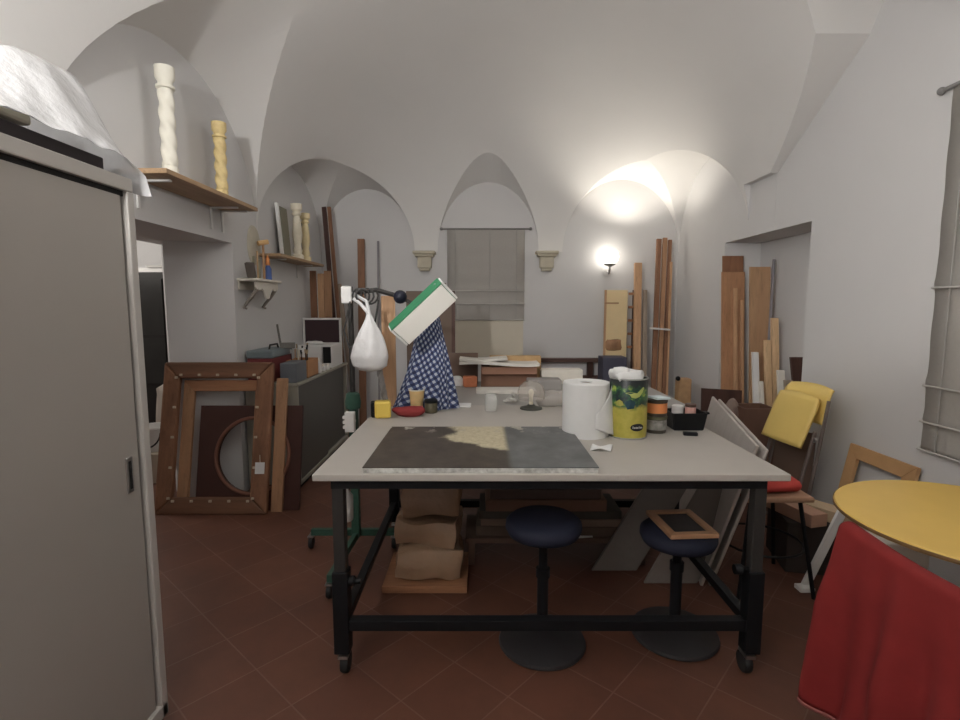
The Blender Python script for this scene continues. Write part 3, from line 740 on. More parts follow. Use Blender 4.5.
MB().lathe([(.001 + .04 * math.sin(math.pi * q / 10), -.04 * math.cos(math.pi * q / 10)) for q in range(11)], (kn.x, 3.09, kn.z), 18).build('joint_knob', mat('dark blue knob', (.014, .016, .03, 1), .5), S, smooth=True)
MB().tube([(kn.x, 3.12, kn.z), PY(416, 306, 3.04)], .012, 8).build('neck', leg_grey, S, smooth=True)
O = PY(424, 314, 2.97)
ux = V((.73, 0, .68)).normalized(); wv = V((.55, .45, -.6)); wv = (wv - ux * wv.dot(ux)).normalized(); nn = ux.cross(wv)
if nn.y > 0: nn = -nn
Mh = Matrix((ux, wv, nn)).transposed().to_4x4(); Mh.translation = O
hd = MB().box((0, 0, -.045), (.39, .145, .07), M=Mh).box((0, -.068, -.005), (.39, .01, .03), M=Mh).build('lamp_housing', green, S, bev=.006)
MB().box((0, .006, -.001), (.375, .135, .02), M=Mh).build('diffuser', mat('milky diffuser', (.90, .88, .82, 1), .5, .02), hd, bev=.004)
for ex in (-.197, .197): MB().box((ex, .0, -.03), (.012, .14, .075), M=Mh).build('end_cap', white_paint, hd, bev=.004)
MB().lathe([(.001, 0), (.006, 0), (.006, .004), (.001, .004)], O + ux * .16 - wv * .076 - nn * .03, 10, wv.to_track_quat('Z', 'Y').to_matrix().to_4x4()).build('screw', chrome, hd)
MB().box((-.79, 3.10, 1.61), (.06, .05, .10), (.1, 0, .2)).build('switch_box', white_paint, S, bev=.008)
cab = []
for q in range(40):
    a_ = q * .5; cab.append((-.72 + .045 * math.cos(a_) + q * .002, 3.08 + .01 * math.sin(a_ * .5), 1.60 + .045 * math.sin(a_)))
MB().tube(cab, .006, 6).build('cable_loop', mat('dark cable', (.05, .048, .046, 1), .5), S, smooth=True)
MB().tube([(-.76, 3.06, 1.57), (-.80, 3.06, 1.40), (-.77, 3.05, 1.30), (-.68, 3.05, 1.34), (-.62, 3.08, 1.45), (-.60, 3.1, 1.58)], .006, 6).build('cable', mat('dark cable', (.05,) * 4), S, smooth=True)
# adaptor hanging on the stand
k = PY(351, 421, 3.1)
one(MB().box((k.x, 3.08, k.z), (.055, .05, .12)).box((k.x - .03, 3.07, k.z + .03), (.02, .03, .02)).box((k.x - .03, 3.07, k.z), (.02, .03, .02)).box((k.x - .03, 3.07, k.z - .03), (.02, .03, .02)).bar((k.x + .02, 3.10, k.z), (-.78, 3.15, k.z), .02, .02), 'socket_strip', white_paint, 'white socket strip on the green stand by the table corner', 'socket strip', bev=.004)
# bag
def bag(u, v):
    a_ = 2 * math.pi * u
    prof = [(0, .012), (.12, .03), (.3, .07), (.55, .115), (.75, .135), (.9, .12), (.98, .07), (1, .01)]
    for (v0, r0), (v1, r1) in zip(prof, prof[1:]):
        if v0 <= v <= v1: rr = r0 + (r1 - r0) * (v - v0) / (v1 - v0); break
    rr *= 1 + .13 * math.sin(5 * a_ + 4 * v) * (1 - v) + .05 * noise.noise(V((math.cos(a_) * 2, math.sin(a_) * 2, v * 6)))
    return (-.645 + rr * math.cos(a_) * .82, 3.03 + rr * .6 * math.sin(a_), 1.505 - .345 * v)
t = thing('plastic_bag', 'white knotted plastic bag hanging from the lamp stand', 'bag', (-.665, 3.03, 1.155))
MB().sheet(bag, 40, 30).build('bag_body', bag_film, t, smooth=70)
MB().tube([(-.645, 3.03, 1.50), (-.70, 3.05, 1.56), (-.77, 3.12, 1.60)], [.012, .01, .012], 8).tube([(-.645, 3.03, 1.50), (-.66, 3.05, 1.57), (-.76, 3.13, 1.62)], [.012, .01, .01], 8).build('handle', bag_film, t, smooth=True)
# checked shirt
ck = gingham()
topp = PY(426, 322, 3.2)
def shirt(u, v):
    a_ = 2 * math.pi * u
    w0, w1 = .075, .185
    rr = w0 + (w1 - w0) * v ** 1.3
    rr *= 1 + (.12 * math.sin(5 * a_ + 1.5 * v) + .07 * math.sin(11 * a_ + 2)) * (.25 + .75 * v)
    cxs = topp.x - .02 * v + .02 * math.sin(3 * v)
    return (cxs + rr * math.cos(a_) * (1.0 + .15 * v * (math.cos(a_) < 0)), 3.31 + rr * .45 * math.sin(a_), 1.475 - (1.475 - TZ - .004) * v)
one(MB().sheet(shirt, 96, 30, uv=(1.75, 1.05)), 'checked_shirt', ck, 'dark blue and white checked cloth draped below the tilted lamp', 'cloth', smooth=70)
# tan board + dark panel standing behind
k0, k1 = PY(381, 296, 3.38), PY(395, 296, 3.38)
one(MB().span((k0.x, 3.37, TZ), (k1.x, 3.385, k0.z)), 'wooden_offcut', honey, 'narrow tan board standing upright behind the white hanging bag', 'board', bev=.004)

# ================================================================== SECOND TABLE
T2Z = .87; t2 = (-.50, 3.45, 1.42, 4.62)
T2 = thing('second_table', 'second pale table standing behind the work table', 'table', (.5, 4.2, 0))
MB().span((t2[0], t2[1], T2Z - .03), (t2[2], t2[3], T2Z)).build('tabletop', mat('second laminate', C(150, 147, 142, 1.4), .5, .06, 4), T2, bev=.004)
for x in (t2[0] + .06, t2[2] - .06):
    for y in (t2[1] + .06, t2[3] - .06):
        MB().span((x - .025, y - .025, 0), (x + .025, y + .025, T2Z - .03)).build('leg', leg_grey, T2, bev=.003)
MB().span((t2[0] + .08, t2[1] + .04, T2Z - .09), (t2[2] - .08, t2[1] + .07, T2Z - .03)).span((t2[0] + .08, t2[3] - .07, T2Z - .09), (t2[2] - .08, t2[3] - .04, T2Z - .03)).build('apron', leg_grey, T2)
Z = T2Z
def at2(px0, px1, py_top, y0, y1):
    a = PY(px0, py_top, y0); c = PY(px1, py_top, y0); return a.x, c.x, a.z, y0, y1
def blk(name, m, label, cat, px0, px1, py_top, y0, y1, z0=Z, bev=.004, group=None):
    x0, x1, zt, _, _ = at2(px0, px1, py_top, y0, y1)
    return one(MB().span((x0, y0, z0), (x1, y1, max(zt, z0 + .005))), name, m, label, cat, group, bev=bev)
x0, x1, zt, *_ = at2(406, 455, 291, 4.56, 4.59)
t = thing('wooden_backboard', 'dark brown wooden board standing behind the tilted lamp', 'board', ((x0 + x1) / 2, 4.57, Z))
MB().span((x0, 4.555, Z), (x1, 4.575, zt)).build('board', mat('umber board', C(78, 62, 50, 2.0), .6, .1, 6), t, bev=.003)
pk = PY(443, 283, 4.59); MB().span((pk.x - .025, 4.576, Z), (pk.x + .025, 4.60, pk.z)).build('batten', dark_wood, t, bev=.003)
MB().span((x1 - .03, 4.54, Z), (x1, 4.555, zt)).build('edge_strip', dark_wood, t)
blk('brown_board', mat('brown ply', C(92, 72, 60, 2), .6, .1, 8), 'brown board standing on its edge beside the checked cloth', 'board', 436, 478, 353, 4.48, 4.505)
x0, x1, zt, *_ = at2(481, 537, 367, 4.3, 4.5)
t = thing('cardboard_carton', 'low open brown cardboard carton on the second table', 'carton', ((x0 + x1) / 2, 4.4, Z))
MB().span((x0, 4.30, Z), (x1, 4.305, zt)).span((x0, 4.545, Z), (x1, 4.55, zt)).span((x0, 4.305, Z), (x0 + .005, 4.545, zt)).span((x1 - .005, 4.305, Z), (x1, 4.545, zt)).span((x0, 4.3, Z), (x1, 4.55, Z + .005)).build('carton_body', mat('red brown card', C(112, 78, 58, 2.0), .8, .06), t)
MB().slab([(x0, 4.3, zt), (x1, 4.3, zt), (x1 - .01, 4.22, zt - .05), (x0 + .01, 4.22, zt - .05)], .004).build('flap', mat('red brown card', C(1, 1, 1)), t)
foam = mat('white foam', (.70, .67, .61, 1), .85, .08, 20)
def wavy(x0, x1, y0, y1, z, amp, th, ph, label):
    nu = 24; mb = MB()
    f = lambda x: amp * math.sin((x - x0) / (x1 - x0) * 5 + ph)
    for i in range(nu):
        xa, xb = x0 + (x1 - x0) * i / nu, x0 + (x1 - x0) * (i + 1) / nu
        za, zb = z + f(xa), z + f(xb)
        vs = [mb.b.verts.new(p) for p in ((xa, y0, za), (xb, y0, zb), (xb, y1, zb), (xa, y1, za), (xa, y0, za + th), (xb, y0, zb + th), (xb, y1, zb + th), (xa, y1, za + th))]
        for q in ((0, 1, 5, 4), (3, 7, 6, 2), (4, 5, 6, 7), (0, 3, 2, 1)): mb.b.faces.new([vs[j] for j in q])
        if i == 0: mb.b.faces.new([vs[j] for j in (0, 4, 7, 3)])
        if i == nu - 1: mb.b.faces.new([vs[j] for j in (1, 2, 6, 5)])
    bmesh.ops.remove_doubles(mb.b, verts=mb.b.verts[:], dist=1e-5)
    return one(mb, 'foam_sheet', foam, label, 'foam sheet', 'white foam sheets on the second table')
wavy(x0 - .18, x1 + .02, 4.28, 4.55, zt + .014, .011, .024, .6, 'bent white foam sheet on top of the cardboard carton')
wavy(x0 - .18, x0 + .22, 4.30, 4.50, zt + .05, .008, .018, 2.6, 'upper short white foam sheet above the cardboard carton')
a_ = PZ(476, 393, Z); c_ = PZ(536, 393, Z)
one(MB().span((a_.x, a_.y - .05, Z), (c_.x, a_.y + .12, Z + .03)), 'foam_sheet', foam, 'flat white foam strip lying in front of the cardboard carton', 'foam sheet', 'white foam sheets on the second table', bev=.006)
x0, x1, zt, *_ = at2(524, 541, 356, 4.52, 4.61)
one(MB().span((x0 - .30, 4.515, Z), (x1, 4.61, zt)), 'plywood_box', mat('ply yellow', C(150, 118, 70, 2), .6, .2, 20), 'yellowish plywood box behind the cardboard carton', 'box', bev=.004)
k = PZ(470, 387, Z); one(MB().box((k.x, k.y + .02, Z + .045), (.11, .08, .09), (0, 0, .2)), 'orange_pack', mat('orange pack', C(176, 98, 54, 2), .6, .3, 18), 'small orange and white pack left of the cardboard carton', 'pack', bev=.01)
k = PZ(453, 386, Z); one(MB().lump((k.x, k.y, Z + .04), (.16, .12, .08), .03, 12, 3, .6, 10), 'crumpled_tissue', white_paper, 'crumpled white tissue left of the orange pack', 'paper', smooth=60)
blk('white_box', off_white, 'low white box on the second table behind the paper roll', 'box', 541, 583, 370, 4.44, 4.60, bev=.006)
blk('grey_box', mat('grey card', C(120, 116, 112, 2), .8), 'low grey box in front of the white box on the second table', 'box', 528, 562, 380, 4.1, 4.26, bev=.01)

# large milky panels leaning by the right end
top1, top2 = PY(712, 396, 3.9), PY(759, 447, 2.5)
for i, lab in enumerate(('large milky plastic wrapped panel leaning beside the tables, nearest sheet', 'milky wrapped panel directly behind the nearest leaning milky sheet')):
    dx = .05 * i
    cs = [top1 + V((dx, 0, -.02 * i)), top2 + V((dx, .03, -.02 * i)), V((1.22 + dx, 2.74, .0)), V((1.52 + dx, 3.86, .0))]
    one(MB().slab(cs, .018), 'wrapped_sheet', panel_film, lab, 'panel', 'milky wrapped panels', bev=.006)
def canvas(px0, px1, pyt, y0, shift, lab):
    a_, c_ = PY(px0, pyt, y0), PY(px1, pyt, y0)
    one(MB().slab([a_, c_, V((c_.x - shift, y0 - .12, 0)), V((a_.x - shift, y0 - .12, 0))], .02, (0, 1, 0)), 'wrapped_canvas', shade_film, lab, 'panel', 'canvases leaning under the table', bev=.005)
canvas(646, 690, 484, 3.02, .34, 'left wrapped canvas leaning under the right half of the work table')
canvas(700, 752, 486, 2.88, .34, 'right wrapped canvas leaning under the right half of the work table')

# ================================================================== FAR WALL
wd = [PY(447, 229, YB - .04), PY(525, 229, YB - .04), PY(525, 320, YB - .04), PY(455, 357, YB - .02), PY(523, 357, YB - .02), PY(455, 322, YB - .02)]
o = MB().span((wd[3].x, YB - .012, wd[3].z), (wd[4].x, YB - .002, wd[0].z - .05)).build('window_1', mat('cream shutter', C(176, 168, 150, 1.9), .7, .04)); struct(o)
fabric = blind_mat(); cordm = mat('blind cord', C(128, 126, 122, 2), .8)
def roman_blind(A, ux, w, ztop, zbot, folds, label, n):
    """A: top corner at the wall; ux: along the wall; n: into the room"""
    A, ux, n = V(A), V(ux), V(n)
    t = thing('roman_blind', label, 'blind', A + ux * w / 2 + V((0, 0, zbot - A.z)))
    up = V((0, 0, 1))
    h = ztop - zbot; M_ = Matrix((ux, n, up)).transposed().to_4x4(); M_.translation = A - V((0, 0, A.z))
    def cloth(u, v):
        z = ztop - h * v; off = .018 + .002 * math.sin(v * 40)
        for fz in folds: off += .007 * math.exp(-((z - fz - .02) / .03) ** 2)
        return M_ @ V((w * u, off, z))
    MB().sheet(cloth, 6, 90).build('fabric', fabric, t, smooth=70, solid=.002)
    rod = MB().tube([M_ @ V((-.06, .02, ztop + .005)), M_ @ V((w + .06, .02, ztop + .005))], .011, 10).build('header_rod', mat('grey rod', C(104, 102, 100, 2), .4), t, smooth=True)
    for s in (-.07, w + .07): MB().lathe([(.001 + .02 * math.sin(math.pi * q / 8), -.02 * math.cos(math.pi * q / 8)) for q in range(9)], M_ @ V((s, .02, ztop + .005)), 12).build('finial', mat('grey rod', C(1, 1, 1)), rod, smooth=True)
    for fz in list(folds) + [zbot]: MB().tube([M_ @ V((-.005, .034, fz)), M_ @ V((w + .005, .034, fz))], .006, 8).build('batten_rod', mat('pale batten', C(150, 147, 142, 1.8), .6), t, smooth=True)
    for s in (.10, .55 * w, w - .10): MB().tube([M_ @ V((s, .03, ztop)), M_ @ V((s, .03, zbot))], .0035, 5).build('cord', cordm, t)
    return t
zz = lambda y: PY(480, y, YB - .04).z
roman_blind((wd[0].x, YB, wd[0].z), (1, 0, 0), wd[1].x - wd[0].x, wd[0].z, zz(320), (zz(291), zz(304)), 'grey fabric blind on the far wall between the stone corbels', (0, -1, 0))
pb = [PX(950, 88, 2.42), PX(916, 447, 2.42)]; zr = lambda x, y: PX(x, y, 2.42).z
roman_blind((XR, pb[1].y - .03, 2.66), (0, -1, 0), 1.05, 2.66, pb[1].z, (zr(930, 288), zr(924, 385), zr(919, 420)), 'grey fabric blind on the near right hand wall', (-1, 0, 0))
MB
# dark rail frame on the far wall
a_, c_ = PY(522, 358, 6.42), PY(606, 358, 6.42)
t = thing('wooden_trestle', 'dark wooden bench frame against the far wall', 'bench', ((a_.x + c_.x) / 2, 6.40, 0))
MB().span((a_.x, 6.36, a_.z - .05), (c_.x, 6.46, a_.z)).build('top_rail', dark_wood_x, t, bev=.003)
for px_ in (530, 590): 
    q = PY(px_, 358, 6.42); MB().span((q.x - .035, 6.39, 0), (q.x + .035, 6.44, a_.z - .05)).build('leg', dark_wood, t, bev=.003)
q0 = PY(530, 376, 6.42); MB().span((q0.x, 6.395, q0.z - .04), (c_.x, 6.435, q0.z + .01)).build('lower_rail', dark_wood_x, t, bev=.003)
# cream panel with brown edge, leaning
x0, x1, zt = PY(605, 290, 6.3).x, PY(628, 290, 6.3).x, PY(605, 290, 6.3).z
t = thing('cream_panel', 'tall cream painted panel with brown trim below the wall lamp', 'panel', ((x0 + x1) / 2, 6.3, 0))
MB().span((x0, 6.30, 0), (x1, 6.325, zt)).build('board', mat('cream paint', C(204, 180, 128, 1.8), .6, .06), t, bev=.003)
MB().span((x0, 6.285, PY(610, 303, 6.3).z - .008), (x0 + (x1 - x0) * .6, 6.30, PY(610, 303, 6.3).z + .006)).build('cross_strip', oak_x, t)
MB().lump(((x0 + x1) / 2 - .02, 6.29, PY(610, 345, 6.3).z), (.2, .03, .14), .02, 8, 2, .5, 16).build('ornament', oak, t, smooth=50)
MB().span((x0 - .005, 6.285, 0), (x0 + .02, 6.30, zt)).build('edge_strip', honey, t)
t = thing('notched_rack', 'narrow dark notched wooden upright beside the cream panel', 'rack', (x1 + .05, 6.3, 0))
MB().span((x1 + .06, 6.28, 0), (x1 + .09, 6.32, zt)).build('upright', dark_wood, t)
for q in range(5): MB().span((x1 + .01, 6.28, zt - .06 - q * .16), (x1 + .06, 6.31, zt - .03 - q * .16)).build('peg', oak_x, t)
x0, x1, zt = PY(602, 357, 6.0).x, PY(626, 357, 6.0).x, PY(602, 357, 6.0).z
one(MB().span((x0, 5.95, 0), (x1, 6.2, zt)), 'blue_cabinet', mat('slate blue', C(62, 62, 76, 2), .6, .1), 'slate blue narrow cabinet under the cream panel', 'cabinet', bev=.005)
# boards leaning at the right of the far wall
def lean(px0, py0, Y0, foot, w, th, m, name, label, cat, group=None, hint=(0, 1, 0)):
    p = PY(px0, py0, Y0)
    return one(MB().bar(foot, p, w, th, hint), name, m, label, cat, group, bev=.004, origin=foot)
gB = 'boards leaning at the far right of the end wall'
lean(638, 263, 6.30, (1.86, 6.08, 0), .085, .05, honey, 'wooden_board', 'tan board leaning just right of the cream panel', 'board', gB)
lean(645, 290, 6.30, (1.95, 6.06, 0), .05, .03, greyboard, 'wooden_board', 'thin grey lath beside the tan board under the wall lamp', 'board', gB)
lean(659, 239, 6.32, (2.02, 6.0, 0), .055, .04, walnut, 'wooden_board', 'left brown pole of the tied bundle in the far corner', 'board', gB)
lean(665, 238, 6.33, (2.08, 5.98, 0), .05, .04, oak, 'wooden_board', 'middle pole of the tied bundle in the far corner', 'board', gB)
lean(670, 240, 6.35, (2.14, 6.0, 0), .04, .04, walnut, 'wooden_board', 'right pole of the tied bundle in the far corner', 'board', gB)
lean(671, 262, 6.28, (2.19, 6.03, 0), .03, .03, honey, 'wooden_board', 'shortest thin pole at the right of the tied bundle', 'board', gB)
q = PY(660, 329, 6.12)
one(MB().box((q.x + .01, 6.14, q.z), (.21, .13, .02), (0, .08, 0)), 'white_tie', white_paint, 'white tie around the pole bundle in the far corner', 'tie', origin=(q.x, 6.14, q.z))
q = PY(683, 378, 5.2)
t = thing('wooden_post', 'short tan wooden post with dark knob near the right corner', 'post', (q.x, 5.2, 0))
MB().span((q.x - .06, 5.14, 0), (q.x + .07, 5.26, q.z)).build('post', mat('tan wood', C(146, 112, 72, 2), .6, .25, 20), t, bev=.015)
MB().lump((q.x - .07, 5.15, q.z + .0), (.05, .05, .05), .004, 1, 2, 1, 9).build('knob', black_metal, t, smooth=True)
# boards at the left of the far wall
gL = 'boards and poles leaning at the left of the end wall'
lean(361, 239, 6.42, (-1.42, 6.2, 0), .085, .03, walnut, 'wooden_board', 'dark brown plank leaning inside the left far arch', 'board', gL)
lean(378, 241, 6.45, (-1.24, 6.3, 0), .025, .02, mat('grey pole', C(112, 108, 112, 2), .5), 'metal_pole', 'thin grey pole leaning inside the left far arch', 'pole', gL)
lean(324, 207, 6.2, (-1.60, 5.96, 0), .05, .03, dark_wood, 'wooden_pole', 'left long dark pole leaning in the far left corner', 'pole', gL)
lean(329, 207, 6.25, (-1.54, 6.0, 0), .04, .03, walnut, 'wooden_pole', 'right long dark pole leaning in the far left corner', 'pole', gL)
lean(339, 284, 6.2, (-1.42, 5.95, 0), .05, .03, greyboard, 'wooden_pole', 'shorter grey lath leaning in the far left corner', 'pole', gL)

# ================================================================== RIGHT NICHE
gN = 'boards standing in the right wall niche'
def stand(px0, px1, py_top, Y0, th, m, name, label, foot_dy=-.18, group=gN, z0=0):
    a, c = PY(px0, py_top, Y0), PY(px1, py_top, Y0)
    return one(MB().slab([(a.x, Y0 + foot_dy, z0), (c.x, Y0 + foot_dy, z0), (c.x, Y0, c.z), (a.x, Y0, a.z)], th, (0, -1, 0)), name, m, label, 'board', group, bev=.003, origin=((a.x + c.x) / 2, Y0 + foot_dy, z0))
stand(722, 743, 256, 5.255, .015, walnut, 'wooden_door_board', 'dark top of a wide board rising behind the chestnut board in the niche')
stand(721, 744, 272, 5.22, .02, wood('chestnut', C(124, 86, 54, 2.4), C(146, 104, 68, 2.4), 'Z', 16), 'wooden_door_board', 'wide chestnut board at the left side of the right wall niche')
a_ = PY(725, 259, 5.2); 
stand(733, 737, 288, 5.17, .015, honey, 'wooden_lath', 'thin honey coloured lath in front of the wide chestnut board')
stand(740, 743, 300, 5.16, .015, honey, 'wooden_lath', 'shorter pale lath beside the wide chestnut board')
stand(749, 769, 267, 4.95, .03, wood('knotty board', C(124, 92, 60, 2.4), C(142, 108, 74, 2.4), 'Z', 10), 'wooden_board', 'second wide brown board in the niche with a thin pole beside it')
lean(774, 259, 4.88, (2.62, 4.72, 0), .02, .02, mat('grey pole', C(112, 108, 112, 2), .5), 'metal_pole', 'thin grey pole leaning in the right wall niche', 'pole', gN)
stand(770, 777, 318, 4.75, .03, pine_z, 'pine_plank', 'tall narrow pale plank in front of the niche boards')
stand(763, 769, 340, 4.7, .03, pine_z, 'pine_plank', 'pale plank just left of the tallest pale plank')
stand(751, 757, 352, 4.62, .03, white_paint, 'white_plank', 'white plank leaning left of the pale planks in the niche')
stand(758, 762, 381, 4.55, .025, off_white, 'white_plank', 'shorter dull white plank between the white plank and pale planks')
stand(776, 783, 370, 4.5, .03, off_white, 'white_plank', 'white plank leaning right of the tallest pale plank')
stand(789, 803, 357, 4.35, .03, dark_wood, 'dark_plank', 'dark brown plank leaning in front of the right end of the niche', -.3)
stand(783, 792, 380, 4.3, .02, greyboard, 'grey_plank', 'short grey brown plank beside the dark plank by the niche')
a_, c_ = PY(745, 409, 4.05), PY(778, 409, 4.05)
t = thing('wooden_crate', 'brown wooden crate standing on the floor behind the folded yellow chair', 'crate', ((a_.x + c_.x) / 2, 4.15, 0))
MB().span((a_.x, 4.05, 0), (c_.x, 4.07, a_.z)).span((a_.x, 4.28, 0), (c_.x, 4.30, a_.z)).span((a_.x, 4.07, 0), (a_.x + .02, 4.28, a_.z)).span((c_.x - .02, 4.07, 0), (c_.x, 4.28, a_.z)).span((a_.x, 4.05, 0), (c_.x, 4.3, .02)).build('crate_side', mat('crate wood', C(88, 60, 46, 2), .6, .15), t)
k = PY(715, 389, 4.45)
one(MB().slab([(k.x - .12, 4.4, .0), (k.x + .22, 4.4, 0), (k.x + .25, 4.5, k.z - .02), (k.x - .10, 4.5, k.z)], .02), 'dark_board', dark_wood, 'dark board edge showing above the milky leaning panels', 'board')
k = PY(733, 402, 4.2)
one(MB().lump((k.x, 4.2, k.z - .42), (.14, .12, .9), .03, 14, 3, .6, 7), 'wrapped_roll', mat('brown grey wrap', C(110, 92, 82, 2), .8, .3, 14), 'brownish grey wrapped roll standing behind the milky panels', 'roll', smooth=60)

# ================================================================== FOLDED YELLOW CHAIR
cb = V((2.02, 3.42, 0)); wx = V((.12, -.99, 0)).normalized(); up = V((.17, .03, 1)).normalized()
M = PM(cb, wx, up)
tubem = mat('grey tube', C(100, 90, 86, 2), .4, .08, 5, metal=.5)
FC = thing('folding_chair', 'yellow folding chair folded flat and leaning by the right wall', 'chair', cb)
def bowed(z0, z1, w, bow, th, swing=0, roll=0):
    mb = MB()
    def f(u, v):
        x = -w / 2 + w * u; z = z0 + (z1 - z0) * v
        x *= 1 - .06 * max(0, v - .8) / .2
        y = -bow * (1 - (2 * u - 1) ** 2) + swing * (1 - v) + roll * max(0, v - .7) ** 2 * 8
        return M @ V((x, y, z + (.02 * (1 - (2 * u - 1) ** 2) if v > .95 else 0)))
    return mb.sheet(f, 14, 12)
bowed(.80, 1.03, .40, -.02, .01, roll=.04).build('backrest', yellow_plastic, FC, smooth=60, solid=.014)
bowed(.63, .96, .37, .012, .01, swing=-.065).build('seat', yellow_plastic, FC, smooth=60, solid=.02)
o = [c for c in FC.children if c.name.startswith('seat')][0]
for v in o.data.vertices: v.co += M.to_3x3() @ V((0, -.045, 0))
for s in (-1, 1):
    MB().tube([M @ V((s * .205, .01, .0)), M @ V((s * .205, .005, .5)), M @ V((s * .20, .0, .96))], .011, 8).build('leg', tubem, FC, smooth=True)
    MB().tube([M @ V((s * .18, -.07, .02)), M @ V((s * .18, -.055, .35)), M @ V((s * .185, -.035, .75))], .011, 8).build('leg', tubem, FC, smooth=True)
    MB().lathe([(.008, -.01), (.016, -.01), (.016, .01), (.008, .01)], M @ V((s * .195, -.03, .70)), 10, Matrix.Rotation(R(90), 4, 'Y')).build('hinge', chrome, FC)
MB().tube([M @ V((-.205, .008, .25)), M @ V((.205, .008, .25))], .009, 8).build('crossbar', tubem, FC, smooth=True)
MB().tube([M @ V((-.18, -.065, .12)), M @ V((.18, -.065, .12))], .009, 8).build('crossbar', tubem, FC, smooth=True)
one(MB().slab([(2.14, 3.72, 0), (2.30, 3.52, 0), (2.34, 3.54, .66), (2.18, 3.74, .66)], .02), 'brown_sheet', mat('brown ply', C(92, 72, 60, 2), .6, .1, 8), 'brown board leaning between the folded chair and the wall', 'board')

# small stool with red cushion
sc = V((1.57, 2.80, 0))
t = thing('metal_stool', 'dark metal legged stool with wooden seat at the right end of the table', 'stool', sc)
MB().box((sc.x, sc.y, .535), (.36, .36, .03)).build('seat', mat('tan seat', C(140, 104, 78, 2), .6, .15), t, bev=.01)
for sx_ in (-1, 1):
    for sy in (-1, 1):
        MB().tube([(sc.x + sx_ * .13, sc.y + sy * .13, .52), (sc.x + sx_ * .20, sc.y + sy * .19, .0)], .011, 8).build('leg', black_metal, t, smooth=True)
MB().tube([(sc.x + .215 * math.cos(q * .3142), sc.y + .215 * math.sin(q * .3142), .24) for q in range(20)], .007, 6, closed=True).build('foot_ring', black_metal, t, smooth=True)
one(MB().lump((sc.x + .02, sc.y, .588), (.30, .30, .076), .012, 5, 3, .6, 8), 'red_cushion', mat('bright red cloth', C(176, 44, 32, 1.6), .85, .1), 'red cushion on the dark metal stool', 'cushion', smooth=60, origin=(sc.x, sc.y, .55))
# boxes beyond the stool
one(MB().box((1.98, 3.02, .15), (.34, .34, .30), (0, 0, -.2)), 'dark_crate', mat('dark crate', C(48, 40, 36, 2), .8), 'dark box on the floor under the two wooden beams', 'box', bev=.005)
one(MB().box((1.86, 2.98, .345), (.11, .36, .075), (0, 0, .25)), 'wooden_beam', mat('pinkish beam', C(150, 112, 90, 2), .6, .15), 'pinkish wooden beam end left on the dark box', 'beam', bev=.004, origin=(1.86, 2.98, .30))
one(MB().box((2.05, 2.92, .34), (.12, .26, .07), (0, 0, .55)), 'wooden_beam', mat('pale beam', C(150, 128, 98, 2), .6, .15), 'paler wooden beam end right on the dark box', 'beam', bev=.004, origin=(2.05, 2.92, .30))
# frame leaning on the right wall
f0, f1 = PX(850, 446, 2.40), PX(918, 463, 2.40)
t = thing('picture_frame', 'plain tan wooden frame leaning on the wall behind the yellow table', 'frame', (2.3, (f0.y + f1.y) / 2, 0))
M = PM((2.27, f0.y, 0), (0, -1, 0), (.13, 0, .66))
rails(t, M, f0.y - f1.y, .675, .085, .025, mat('ochre wood', C(150, 112, 66, 2.1), .55, .12, 12), mat('ochre wood', C(1, 1, 1)), .004)

# ================================================================== YELLOW TABLE, CHAIR WITH RED CLOTH
yc = V((1.93, 1.92, 0)); yr = .475
t = thing('round_table', 'round yellow topped table on a black pedestal at the right', 'table', yc)
MB().lathe([(.001, .705), (yr - .004, .705), (yr, .709), (yr, .721), (yr - .004, .726), (.001, .726)], yc, 72, cap=False).build('tabletop', yellow_top, t, smooth=40)
MB().lathe([(yr + .001, .708), (yr + .003, .71), (yr + .003, .72), (yr + .001, .722)], yc, 72, cap=False).build('edge_band', mat('brown edge', C(96, 70, 34, 2), .5), t, smooth=40)
MB().tube([yc + V((0, 0, .03)), yc + V((0, 0, .70))], .04, 16).build('column', black_metal, t, smooth=40)
MB().lathe([(.04, .67), (.17, .69), (.17, .704), (.04, .704)], yc, 24).build('top_plate', black_metal, t, smooth=40)
MB().lathe([(.001, 0), (.24, 0), (.245, .01), (.22, .025), (.05, .045), (.001, .045)], yc, 40).build('base', black_metal, t, smooth=40)
p0 = PZ(804, 588, 0)
one(MB().bar(p0, p0 + V((.15, -.06, .50)), .045, .02, (0, 1, 0)).box(p0 + V((-.01, -.02, .012)), (.08, .06, .024)), 'white_plank', white_paint, 'narrow white plank standing at a slant beside the yellow table', 'board', bev=.003)
k = PY(906, 545, 2.42)
one(MB().box((k.x, 2.50, k.z / 2), (.24, .16, k.z), (0, 0, -.1)), 'white_box', off_white, 'white box on the floor under the yellow table', 'box', bev=.005)

